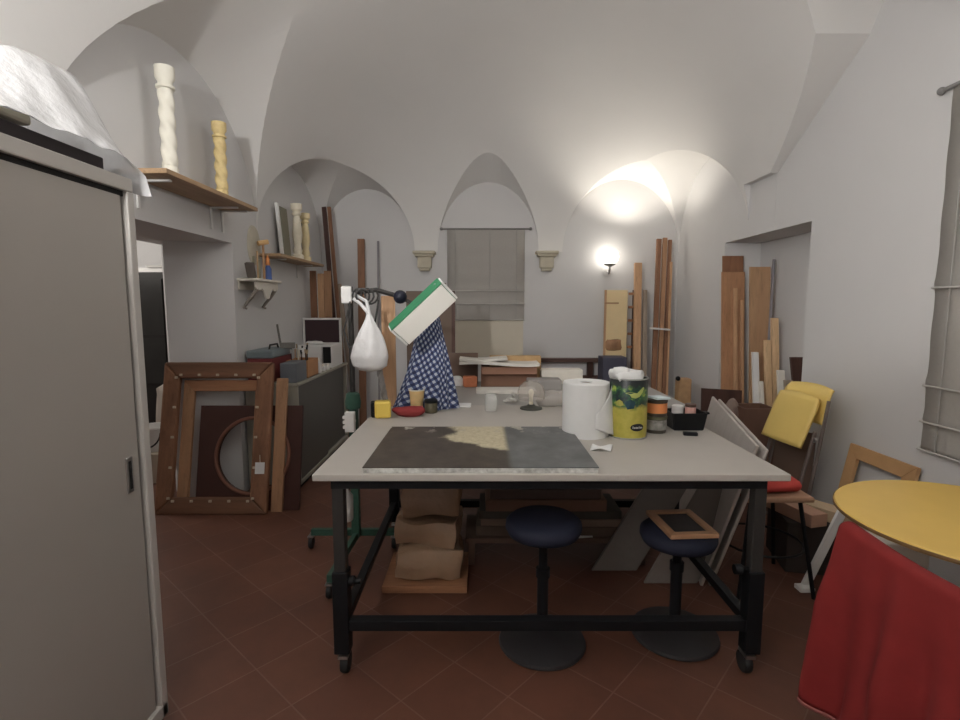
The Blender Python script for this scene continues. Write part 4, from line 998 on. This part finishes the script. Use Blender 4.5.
bx_ = 1.20; y0_, y1_ = 1.22, 1.61
t = thing('dining_chair', 'chair pushed up to the yellow table and hidden by red cloth', 'chair', (1.40, 1.43, 0))
woodc = wood('chair beech', C(120, 84, 54, 2), C(146, 104, 70, 2), 'Z')
for y in (y0_ + .02, y1_ - .02):
    MB().bar((bx_ + .03, y, 0), (bx_, y, .80), .032, .032).build('leg', woodc, t, bev=.004)
    MB().bar((bx_ + .40, y, 0), (bx_ + .38, y, .43), .032, .032).build('leg', woodc, t, bev=.004)
MB().box((bx_ + .205, 1.425, .445), (.40, .40, .03)).build('seat', woodc, t, bev=.006)
MB().span((bx_ - .012, y0_ + .03, .68), (bx_ + .012, y1_ - .03, .80)).build('backrest', woodc, t, bev=.006)
def redcloth(u, v):
    # u along chair width (far to near), v: over the top from inner side to outer side
    y = y1_ + .02 - (y1_ - y0_ + .10) * u
    ztop = .828 - .012 * math.sin(math.pi * u)
    if v < .25:
        s = v / .25; x = bx_ + .028; z = ztop - .22 * (1 - s)
    elif v < .35:
        s = (v - .25) / .10; a_ = math.pi * s
        x = bx_ + .028 * math.cos(a_); z = ztop + .02 * math.sin(a_)
    else:
        s = (v - .35) / .65; drop = .60 + .012 * math.sin(9 * u + 1)
        fold = .022 * math.sin(13 * u + 2.0 * s) + .014 * math.sin(23 * u + 1) + .012 * noise.noise(V((u * 6, s * 4, 2)))
        x = bx_ - .028 - .05 * s ** .8 - fold * min(1, s * 2.2) + .0
        z = ztop - drop * s
        y += .015 * s * (1 - u) ** 2 * (1.2 if u < .3 else .8) - .02 * s * u
    return (x, y, z)
t = thing('red_jacket', 'red cloth draped over the chair back in the right foreground', 'cloth', (bx_, 1.42, .86))
MB().sheet(redcloth, 70, 70).build('cloth', red_cloth, t, smooth=70, solid=.004)
def hem(u, v):
    p = V(redcloth(u, 1.0)); return p + V((-.004, 0, -.012 * v))
MB().sheet(hem, 60, 2).build('hem', mat('pale pink hem', C(120, 60, 56, 2), .9), t, smooth=70, solid=.004)
# ================================================================== LEFT WALL: SHELVES
a_, c_ = PX(166, 162, -1.69), PX(257, 214, -1.69)
zs = 2.285; sh0, sh1 = a_.y, c_.y + .02
t = thing('wall_shelf', 'long wooden wall shelf above the doorway holding two turned columns', 'shelf', (-1.82, (sh0 + sh1) / 2, zs - .03))
MB().span((XL + .002, sh0, zs - .028), (-1.69, sh1, zs)).build('board', wood('shelf pine', C(122, 94, 66, 2), C(150, 120, 84, 2), 'Y', 12), t, bev=.003)
def bracket(y, par, z, d=.2, h=.16, m=None):
    MB().span((XL + .001, y - .012, z - h), (XL + .012, y + .012, z)).span((XL + .012, y - .012, z - .012), (XL + d, y + .012, z)).build('bracket', m or white_paint, par, bev=.003)
for px_ in (140, 212, 243):
    q = PX(px_, 190, -1.93); bracket(min(max(q.y, sh0 + .1), sh1 - .04), t, zs - .029)
def column(px_, pyb, h, r0, label, m, twist, rope):
    p = PX(px_, pyb, -1.81); yy = min(max(p.y, sh0 + .12), sh1 - .12)
    t = thing('turned_column', label, 'column', (-1.81, yy, zs), 'turned columns on the long shelf')
    MB().lathe([(r0 * 1.25, 0), (r0 * 1.25, .03), (r0 * 1.05, .04), (r0 * 1.12, .055), (r0 * .95, .07)], (-1.81, yy, zs), 20).build('base', m, t, smooth=40)
    n = 60; prof = [(r0, .07 + (h * .80 - .07) * q / n) for q in range(n + 1)]
    MB().lathe(prof, (-1.81, yy, zs), 28, f=lambda r, z, a: r * (1 + rope * math.sin(3 * a + twist * z))).build('shaft', m, t, smooth=70)
    MB().lathe([(r0 * .95, h * .80), (r0 * 1.25, h * .81), (r0 * 1.25, h * .83), (r0 * .95, h * .84), (r0 * 1.0, h * .87), (r0 * 1.3, h * .90), (r0 * 1.3, h), (r0 * .9, h)], (-1.81, yy, zs), 20).build('capital', m, t, smooth=40)
column(170, 165, .62, .040, 'white twisted turned column on the long shelf', mat('aged white', C(190, 186, 172, 1.9), .6, .08, 14), 60, .10)
column(222, 190, .52, .037, 'gilded twisted turned column on the long shelf', gilt, 70, .14)

zs = 2.0; m0, m1 = 4.62, 5.88
t = thing('wall_shelf', 'shorter wooden wall shelf in the far left holding pale balusters', 'shelf', (-1.85, 5.2, zs - .03))
MB().span((XL + .002, m0, zs - .026), (-1.74, m1, zs)).build('board', wood('shelf pine', C(1, 1, 1), C(1, 1, 1)), t, bev=.003)
for y in (4.85, 5.6): bracket(y, t, zs - .027, .17, .14)
def baluster(y, h, r0, label, m):
    t = thing('baluster', label, 'baluster', (-1.83, y, zs), 'balusters on the shorter shelf')
    MB().lathe([(r0 * 1.1, 0), (r0 * 1.1, .05), (r0 * .7, .06), (r0 * .9, .09), (r0 * .65, .14), (r0 * 1.0, h * .45), (r0 * .75, h * .72), (r0 * .6, h * .78), (r0 * .95, h * .82), (r0 * .7, h * .86), (r0 * 1.1, h * .9), (r0 * 1.1, h)], (-1.83, y, zs), 20).build('shaft', m, t, smooth=40)
baluster(5.31, .55, .05, 'taller white baluster on the shorter shelf', ivory)
baluster(5.56, .50, .046, 'creamy baluster right of the taller white one', mat('cream paint two', C(196, 178, 132, 1.9), .6, .1))
def shelfpanel(y0, y1, h, m, label, tilt=.0):
    one(MB().slab([(-1.86 + .0, y0, zs), (-1.89, y0, zs), (-1.92, y0 + tilt, zs + h), (-1.89, y0 + tilt, zs + h)], y1 - y0, (0, 1, 0)), 'shelf_panel', m, label, 'panel', 'panels on the shorter shelf', bev=.002)
shelfpanel(5.0, 5.03, .50, white_paint, 'thin white panel at the near end of the shorter shelf', -.02)
shelfpanel(5.05, 5.22, .48, mat('grey green panel', C(104, 100, 84, 2), .7, .1), 'grey green block beside the thin white panel on the shorter shelf', -.01)
shelfpanel(5.64, 5.74, .42, greyboard, 'weathered grey panel behind the creamy baluster')
shelfpanel(5.77, 5.82, .48, mat('pale lilac panel', C(160, 154, 160, 2), .7), 'pale panel at the far end of the shorter shelf')

# carved console bracket
c0, c1 = 4.20, 4.72; zc = 1.765
t = thing('wall_console', 'small white carved wall console with scroll feet', 'wall console', (XL + .08, (c0 + c1) / 2, zc - .2))
MB().span((XL + .002, c0, zc - .022), (XL + .17, c1, zc)).build('top_board', off_white, t, bev=.006)
mb = MB(); w_ = c1 - c0 - .06
poly = [(0, 0), (w_, 0), (w_, -.05)] + [(w_ - w_ * q / 24, -.055 - .085 * max(0, math.cos((q / 24 - .5) * math.pi * 3)) * (abs(q / 24 - .5) < .17) - .018 * abs(math.sin(q / 24 * math.pi * 4))) for q in range(1, 24)] + [(0, -.05)]
mb.prism(poly, .014, (XL + .145, c0 + .03, zc - .022), (0, 1, 0), (0, 0, 1), (-1, 0, 0)); mb.build('apron', off_white, t)
MB().span((XL + .002, c0 + .02, zc - .09), (XL + .014, c1 - .02, zc - .022)).build('back_board', off_white, t)
for y in (c0 + .07, c1 - .07):
    pts = [V((XL + .125, y, zc - .03)), V((XL + .13, y, zc - .09)), V((XL + .09, y, zc - .15)), V((XL + .045, y, zc - .20)), V((XL + .02, y, zc - .235)), V((XL + .045, y, zc - .245))]
    MB().tube(pts, [.018, .017, .014, .013, .014, .01], 8).build('scroll_foot', mat('worn scroll', C(120, 112, 104, 2), .6, .3, 30), t, smooth=True)
def stick(y, x, h, r, m, name, label, lx_=0, ly=0):
    one(MB().tube([(XL + x, y, zc), (XL + x + lx_, y + ly, zc + h)], r, 8), name, m, label, name.replace('_', ' ').split()[-1], 'tools on the white console', smooth=40, origin=(XL + x, y, zc))
one(MB().box((XL + .09, c0 + .07, zc + .065), (.07, .035, .13), (.35, 0, 0)), 'dark_block', mat('dark bristle', C(80, 72, 66, 2), .8, .2, 20), 'dark tilted block at the near end of the white console', 'block', bev=.008, origin=(XL + .09, c0 + .07, zc))
stick(c0 + .17, .07, .19, .010, mat('sage tool', C(120, 116, 92, 2), .6), 'wooden_tool', 'sage coloured slim tool on the white console', .0, .01)
stick(c0 + .22, .10, .16, .008, mat('sage tool', C(1, 1, 1)), 'wooden_rod', 'short sage rod next to the slim tool on the console')
stick(c0 + .28, .06, .24, .008, pine_z, 'wooden_stick', 'thin pine stick in the middle of the white console')
t = thing('mallet', 'wooden mallet standing upright on the white console', 'mallet', (XL + .08, c0 + .36, zc))
MB().tube([(XL + .08, c0 + .36, zc), (XL + .08, c0 + .36, zc + .30)], .011, 8).build('handle', honey, t, smooth=True)
MB().tube([(XL + .05, c0 + .33, zc + .31), (XL + .11, c0 + .39, zc + .33)], .022, 10).build('head', mat('pale mallet', C(190, 150, 90, 2), .6), t, smooth=40)
t = thing('glue_bottle', 'blue bottle with orange cap on the white console', 'bottle', (XL + .09, c1 - .10, zc))
MB().lathe([(.001, 0), (.028, 0), (.03, .01), (.03, .10), (.014, .13), (.012, .14)], (XL + .09, c1 - .10, zc), 16).build('body', mat('blue plastic', C(46, 74, 130, 2.2), .4), t, smooth=40)
MB().lathe([(.016, .13), (.02, .14), (.016, .19), (.005, .215)], (XL + .09, c1 - .10, zc), 12).build('cap', mat('orange cap', C(206, 122, 40, 2.2), .4), t, smooth=40)
q = PX(250, 245, XL)
one(MB().lathe([(.13, 0), (.125, .012), (.09, .02), (.001, .024)], (XL, 4.55, 2.06), 28, Matrix.Rotation(R(90), 4, 'Y') @ Matrix.Diagonal((1.3, .95, 1, 1))), 'plaster_plaque', mat('aged plaster', C(160, 154, 138, 1.9), .85, .12, 16), 'beige oval plaster plaque on the wall above the white console', 'plaque', smooth=40, origin=(XL, 4.55, 1.93))

# ================================================================== LOW GREY CABINET AND ITS LOAD
cz = .91; cxf = -1.50; g0, g1 = 4.23, 5.80
gm = mat('olive grey enamel', C(122, 118, 106, 2.2), .5, .04, 4); gd = mat('dark grey door', C(72, 70, 66, 2.0), .45, .05, 4)
t = thing('low_cabinet', 'low grey metal cabinet with dark sliding doors along the left wall', 'cabinet', (-1.72, 5.0, 0))
MB().span((-1.935, g0, .05), (-1.915, g1, cz - .025)).span((-1.935, g0, .05), (cxf, g0 + .02, cz - .025)).span((-1.935, g1 - .02, .05), (cxf, g1, cz - .025)).span((-1.935, g0, .05), (cxf, g1, .08)).build('carcass', gm, t, bev=.002)
MB().span((-1.94, g0 - .01, cz - .025), (cxf + .012, g1 + .01, cz)).build('top_panel', gm, t, bev=.004)
for ya, yb, xo in ((g0 + .02, 5.06, .012), (5.0, g1 - .02, .035)):
    dd = MB().span((cxf - xo - .015, ya, .08), (cxf - xo, yb, cz - .03)).build('door', gd, t, bev=.002)
    yh = ya + .06; MB().span((cxf - xo - .002, yh - .012, .5), (cxf - xo + .003, yh + .012, .62)).build('handle', dark_gap, dd)
MB().span((-1.90, g0 + .03, 0), (cxf - .03, g1 - .03, .05)).build('plinth', dark_gap, t)
t = thing('tool_box', 'red metal tool box with blue grey lid on the low cabinet', 'tool box', (-1.78, 4.52, cz))
MB().span((-1.925, 4.27, cz), (-1.715, 4.72, cz + .20)).build('body', mat('red enamel', C(92, 30, 32, 2.2), .5, .1), t, bev=.008)
MB().span((-1.93, 4.265, cz + .20), (-1.71, 4.725, cz + .265)).build('lid', mat('blue grey enamel', C(92, 104, 108, 2.0), .5, .1), t, bev=.012)
MB().tube([(-1.79, 4.40, cz + .265), (-1.79, 4.42, cz + .30), (-1.79, 4.58, cz + .30), (-1.79, 4.60, cz + .265)], .008, 8).build('handle', leg_grey, t, smooth=True)
one(MB().bar((-1.75, 4.56, cz + .278), (-1.80, 4.62, cz + .47), .018, .012).box((-1.69, 4.56, cz + .288), (.12, .08, .045), (0, 0, .3)), 'hand_plane', mat('grey tool', C(92, 90, 84, 2), .5, .15), 'grey tool with upright handle lying on the tool box', 'tool', bev=.003, origin=(-1.70, 4.56, cz + .266))
one(MB().span((-1.645, 4.24, cz), (-1.51, 4.50, cz + .165)), 'grey_case', mat('blue grey case', C(84, 88, 94, 2), .6, .08), 'small blue grey case at the near corner of the low cabinet', 'case', bev=.008)
t = thing('wooden_holder', 'orange brown wooden box full of brushes on the low cabinet', 'box', (-1.585, 4.68, cz))
for pa, pb_ in (((-1.70, 4.53), (-1.51, 4.545)), ((-1.70, 4.805), (-1.51, 4.82)), ((-1.70, 4.545), (-1.688, 4.805)), ((-1.522, 4.545), (-1.51, 4.805))):
    MB().span((*pa, cz), (*pb_, cz + .155)).build('side', mat('orange wood', C(152, 104, 58, 2.1), .6, .15, 16), t)
MB().span((-1.70, 4.53, cz), (-1.51, 4.82, cz + .01)).build('bottom', oak_x, t)
for i in range(12):
    bx0, by0 = -1.675 + .14 * rnd.random(), 4.56 + .23 * rnd.random(); tx, ty = rnd.uniform(-.05, .03), rnd.uniform(-.04, .04); hh = rnd.uniform(.2, .29)
    t = thing('paint_brush', 'thin artist brush standing in the orange wooden box', 'brush', (bx0, by0, cz + .011), 'brushes in the orange wooden box')
    MB().tube([(bx0, by0, cz + .011), (bx0 + tx, by0 + ty, cz + hh)], .005, 6).build('handle', (dark_wood, ivory, black_metal, honey)[i % 4], t, smooth=True)
    MB().tube([(bx0 + tx, by0 + ty, cz + hh), (bx0 + tx * 1.15, by0 + ty * 1.15, cz + hh + .035)], [.006, .009], 6).build('bristles', (white_paint, dark_gap, mat('tan bristle', C(150, 130, 100, 2)))[i % 3], t, smooth=True)
t = thing('microwave', 'white microwave like box with a dark window on the low cabinet', 'microwave', (-1.68, 5.47, cz))
MB().span((-1.84, 5.28, cz), (-1.505, 5.66, cz + .235)).build('body', white_paint, t, bev=.008)
MB().span((-1.60, 5.274, cz + .05), (-1.52, 5.28, cz + .215)).build('window', dark_gap, t, bev=.002)
MB().span((-1.61, 5.266, cz + .04), (-1.604, 5.28, cz + .22)).build('handle', chrome, t)
t = thing('framed_board', 'dark maroon board with a white edge behind the white microwave', 'board', (-1.74, 5.74, cz))
MB().span((-1.93, 5.72, cz), (-1.53, 5.735, cz + .48)).build('board', mat('maroon board', C(46, 28, 32, 2.2), .5), t)
rails(t, PM((-1.945, 5.71, cz), (1, 0, 0), (0, 0, 1)), .42, .50, .022, .03, white_paint, white_paint, .002)
one(MB().lump((-1.72, 5.40, cz + .25), (.18, .16, .03), .012, 3, 2, .7, 14), 'crumpled_paper', white_paper, 'crumpled white paper on top of the white microwave', 'paper', smooth=60, origin=(-1.72, 5.4, cz + .235))
for (x, y, r_, h_, lab) in ((-1.54, 4.92, .03, .12, 'taller white plastic bottle in front of the white microwave'), (-1.55, 5.06, .035, .05, 'low white pot in front of the white microwave'), (-1.53, 5.17, .024, .045, 'tiny white pot nearest the white microwave')):
    t = thing('white_bottle', lab, 'bottle', (x, y, cz), 'white pots by the microwave')
    MB().lathe([(r_ * .95, 0), (r_, .004), (r_, h_ * .7), (r_ * .6, h_ * .85), (r_ * .6, h_)], (x, y, cz), 16).build('body', white_paint, t, smooth=40)
    MB().lathe([(r_ * .66, h_ * .9), (r_ * .66, h_ + .012), (r_ * .6, h_ + .014)], (x, y, cz), 12).build('cap', off_white, t, smooth=40)
gU = 'boards standing below the shorter shelf'
for (xa, xb, y, h, m, lab) in ((-1.90, -1.83, 5.86, 1.93, walnut, 'left dark board under the shorter shelf'), (-1.82, -1.75, 5.88, 1.90, honey, 'middle tan board under the shorter shelf'), (-1.745, -1.67, 5.88, 1.93, oak, 'right brown board under the shorter shelf')):
    one(MB().span((xa, y, 0), (xb, y + .03, h)), 'wooden_board', m, lab, 'board', gU, bev=.004)

# ================================================================== FRAMES LEANING IN THE LEFT RECESS
B0, B1 = PZ(153, 515, 0), PZ(266, 515, 0)
tl, tr = PY(165, 362, 3.97), PY(273, 362, 3.97)
fw = B1.x - B0.x; upv = (tl + tr) / 2 - (B0 + B1) / 2; fh = upv.length
M = PM(B0, (1, 0, 0), upv)
t = thing('large_frame', 'largest brown wooden frame with pale rivets leaning in the left recess', 'frame', ((B0.x + B1.x) / 2, B0.y, 0), 'wooden frames in the left recess')
rails(t, M, fw, fh, .125, .05, walnut_x, walnut, .014)
riv = mat('pale rivet', C(150, 136, 116, 2.2), .6)
for i in range(5):
    for (x, z) in ((.105, .12 + i * (fh - .24) / 4), (fw - .105, .12 + i * (fh - .24) / 4), (.14 + i * (fw - .28) / 4, .10), (.14 + i * (fw - .28) / 4, fh - .10)):
        MB().box((x, -.004, z), (.022, .012, .018), M=M).build('rivet', riv, t, bev=.003)
M2 = M @ Matrix.Translation(V((.135, .053, .035)))
t = thing('lighter_frame', 'lighter oak frame standing behind the largest brown frame', 'frame', M2.translation.copy(), 'wooden frames in the left recess')
rails(t, M2, fw - .20, fh - .17, .085, .03, oak_x, oak, .004)
# panel with round opening
M3 = M @ Matrix.Translation(V((.26, .088, .0)))
t = thing('oval_panel', 'dark mahogany board with a round opening behind the lighter frame', 'frame', M3.translation.copy(), 'wooden frames in the left recess')
pw_, ph_ = .79, fh - .33; ctr = (.42, .43); rr = .25; n = 48
X, E_, Yv, O_ = M3.col[0].xyz, M3.col[1].xyz, M3.col[2].xyz, M3.translation
mb = MB(); rings = []
for yy in (0, .025):
    inn = []; out = []
    for q in range(n):
        a_ = 2 * math.pi * q / n; cx_, sx_ = math.cos(a_), math.sin(a_)
        inn.append(mb.b.verts.new(O_ + X * (ctr[0] + rr * 1.06 * cx_) + Yv * (ctr[1] + rr * 1.1 * sx_) + E_ * yy))
        tt = min((pw_ - ctr[0]) / cx_ if cx_ > 1e-6 else 9, -ctr[0] / cx_ if cx_ < -1e-6 else 9, (ph_ - ctr[1]) / sx_ if sx_ > 1e-6 else 9, -ctr[1] / sx_ if sx_ < -1e-6 else 9)
        out.append(mb.b.verts.new(O_ + X * (ctr[0] + tt * cx_) + Yv * (ctr[1] + tt * sx_) + E_ * yy))
    for ca_, cb_ in ((0, 0), (pw_, 0), (0, ph_), (pw_, ph_)):
        q = round(math.atan2(cb_ - ctr[1], ca_ - ctr[0]) % (2 * math.pi) / (2 * math.pi) * n) % n
        out[q].co = O_ + X * ca_ + Yv * cb_ + E_ * yy
    rings.append((inn, out))
for q in range(n):
    p = (q + 1) % n
    mb.b.faces.new((rings[0][0][q], rings[0][0][p], rings[0][1][p], rings[0][1][q]))
    mb.b.faces.new((rings[1][0][q], rings[1][1][q], rings[1][1][p], rings[1][0][p]))
    mb.b.faces.new((rings[0][0][q], rings[1][0][q], rings[1][0][p], rings[0][0][p]))
    mb.b.faces.new((rings[0][1][q], rings[0][1][p], rings[1][1][p], rings[1][1][q]))
mb.build('panel', mat('mahogany', C(52, 26, 20, 2.3), .45, .15, 8), t)
MB().tube([O_ + X * (ctr[0] + rr * 1.12 * math.cos(q * math.pi / 24)) + Yv * (ctr[1] + rr * 1.15 * math.sin(q * math.pi / 24)) + E_ * -.004 for q in range(48)], .014, 8, closed=True).build('moulding', mat('mahogany edge', C(96, 58, 42, 2.2), .5, .15), t, smooth=True)
M4 = M @ Matrix.Translation(V((fw + .01, .055, 0)))
one(MB().span((0, 0, 0), (.085, .03, fh - .12), M=M4), 'oak_plank', oak, 'orange brown plank leaning right of the largest brown frame', 'board', bev=.004, origin=M4.translation.copy())
t = thing('paper_tag', 'small white tag hanging on the right side of the largest brown frame', 'tag', M @ V((fw - .06, -.012, .34)))
MB().span((fw - .095, -.010, .30), (fw - .025, -.006, .385), M=M).build('card', white_paper, t)
MB().tube([M @ V((fw - .06, -.008, .385)), M @ V((fw - .065, -.006, .44))], .002, 5).build('string', ivory, t)

# ================================================================== SIDE ROOM
t = thing('glass_cabinet', 'tall dark glass fronted cabinet in the adjoining room', 'cabinet', (-3.85, 5.75, 0))
x0, x1 = PY(130, 272, 5.6).x - .5, PY(165, 272, 5.6).x; zt = PY(150, 272, 5.6).z
MB().span((x0, 5.62, 0), (x1, 6.0, zt)).build('body', mat('ebony', C(34, 31, 29, 1.2), .5), t, bev=.006)
MB().span((x0 + .05, 5.605, .7), (x1 - .05, 5.62, zt - .07)).build('glass_door', mat('dark glass', (.018, .017, .016, 1), .3, .5, 6, spec=.5), t)
MB().span((x0 + .04, 5.60, 1.2), (x1 - .04, 5.606, 1.23)).build('shelf_edge', mat('ebony', C(1, 1, 1)), t)
xb = PY(152, 268, 5.7).x
t = thing('white_carton', 'white box with a grey lip on top of the dark glass cabinet', 'box', (xb - .1, 5.8, zt))
MB().span((xb - .45, 5.66, zt), (x1 - .02, 5.95, zt + .05)).build('box', white_paint, t, bev=.004)
MB().span((xb - .02, 5.64, zt + .05), (x1 + .0, 5.96, zt + .075)).build('lid', mat('grey lid', C(150, 148, 144, 2)), t)
q = PY(146, 455, 4.45)
one(MB().span((q.x - .2, 4.40, 0), (q.x + .14, 4.75, q.z + .02)), 'tan_box', mat('beige box', C(150, 138, 120, 2), .7), 'beige box on the floor beyond the left opening', 'box', bev=.006)
t = thing('bucket', 'white bucket with a dark handle beyond the left opening', 'bucket', (q.x + .02, 4.56, q.z + .02))
MB().lathe([(.10, 0), (.105, .01), (.125, .20), (.13, .205), (.13, .22), (.12, .22), (.10, .02), (.001, .015)], (q.x + .02, 4.56, q.z + .02), 24, cap=False).build('pail', white_paint, t, smooth=40)
MB().tube([(q.x + .02 - .13 * math.cos(q2 * math.pi / 14), 4.43 - .02 * math.sin(q2 * math.pi / 14), q.z + .20 - .13 * math.sin(q2 * math.pi / 14)) for q2 in range(15)], .007, 6).build('handle', dark_gap, t, smooth=True)
one(MB().lump((q.x - .05, 4.95, .42), (.26, .2, .84), .04, 5, 3, .5, 6), 'cloth_sack', mat('grey sack', C(140, 130, 120, 2), .9, .1), 'pale sack standing behind the white bucket', 'sack', smooth=60)
# ================================================================== CAMERA
cam = bpy.data.cameras.new('Camera'); co = bpy.data.objects.new('Camera', cam); COL.objects.link(co)
cam.sensor_width = 36; cam.lens = F / 960 * 36; cam.clip_start = .05
co.location = (0, 0, H); co.rotation_euler = (R(90) - TH, 0, 0)
scn.camera = co
scn.view_settings.view_transform = 'Standard'
scn.view_settings.look = 'None'
scn.view_settings.exposure = -.4
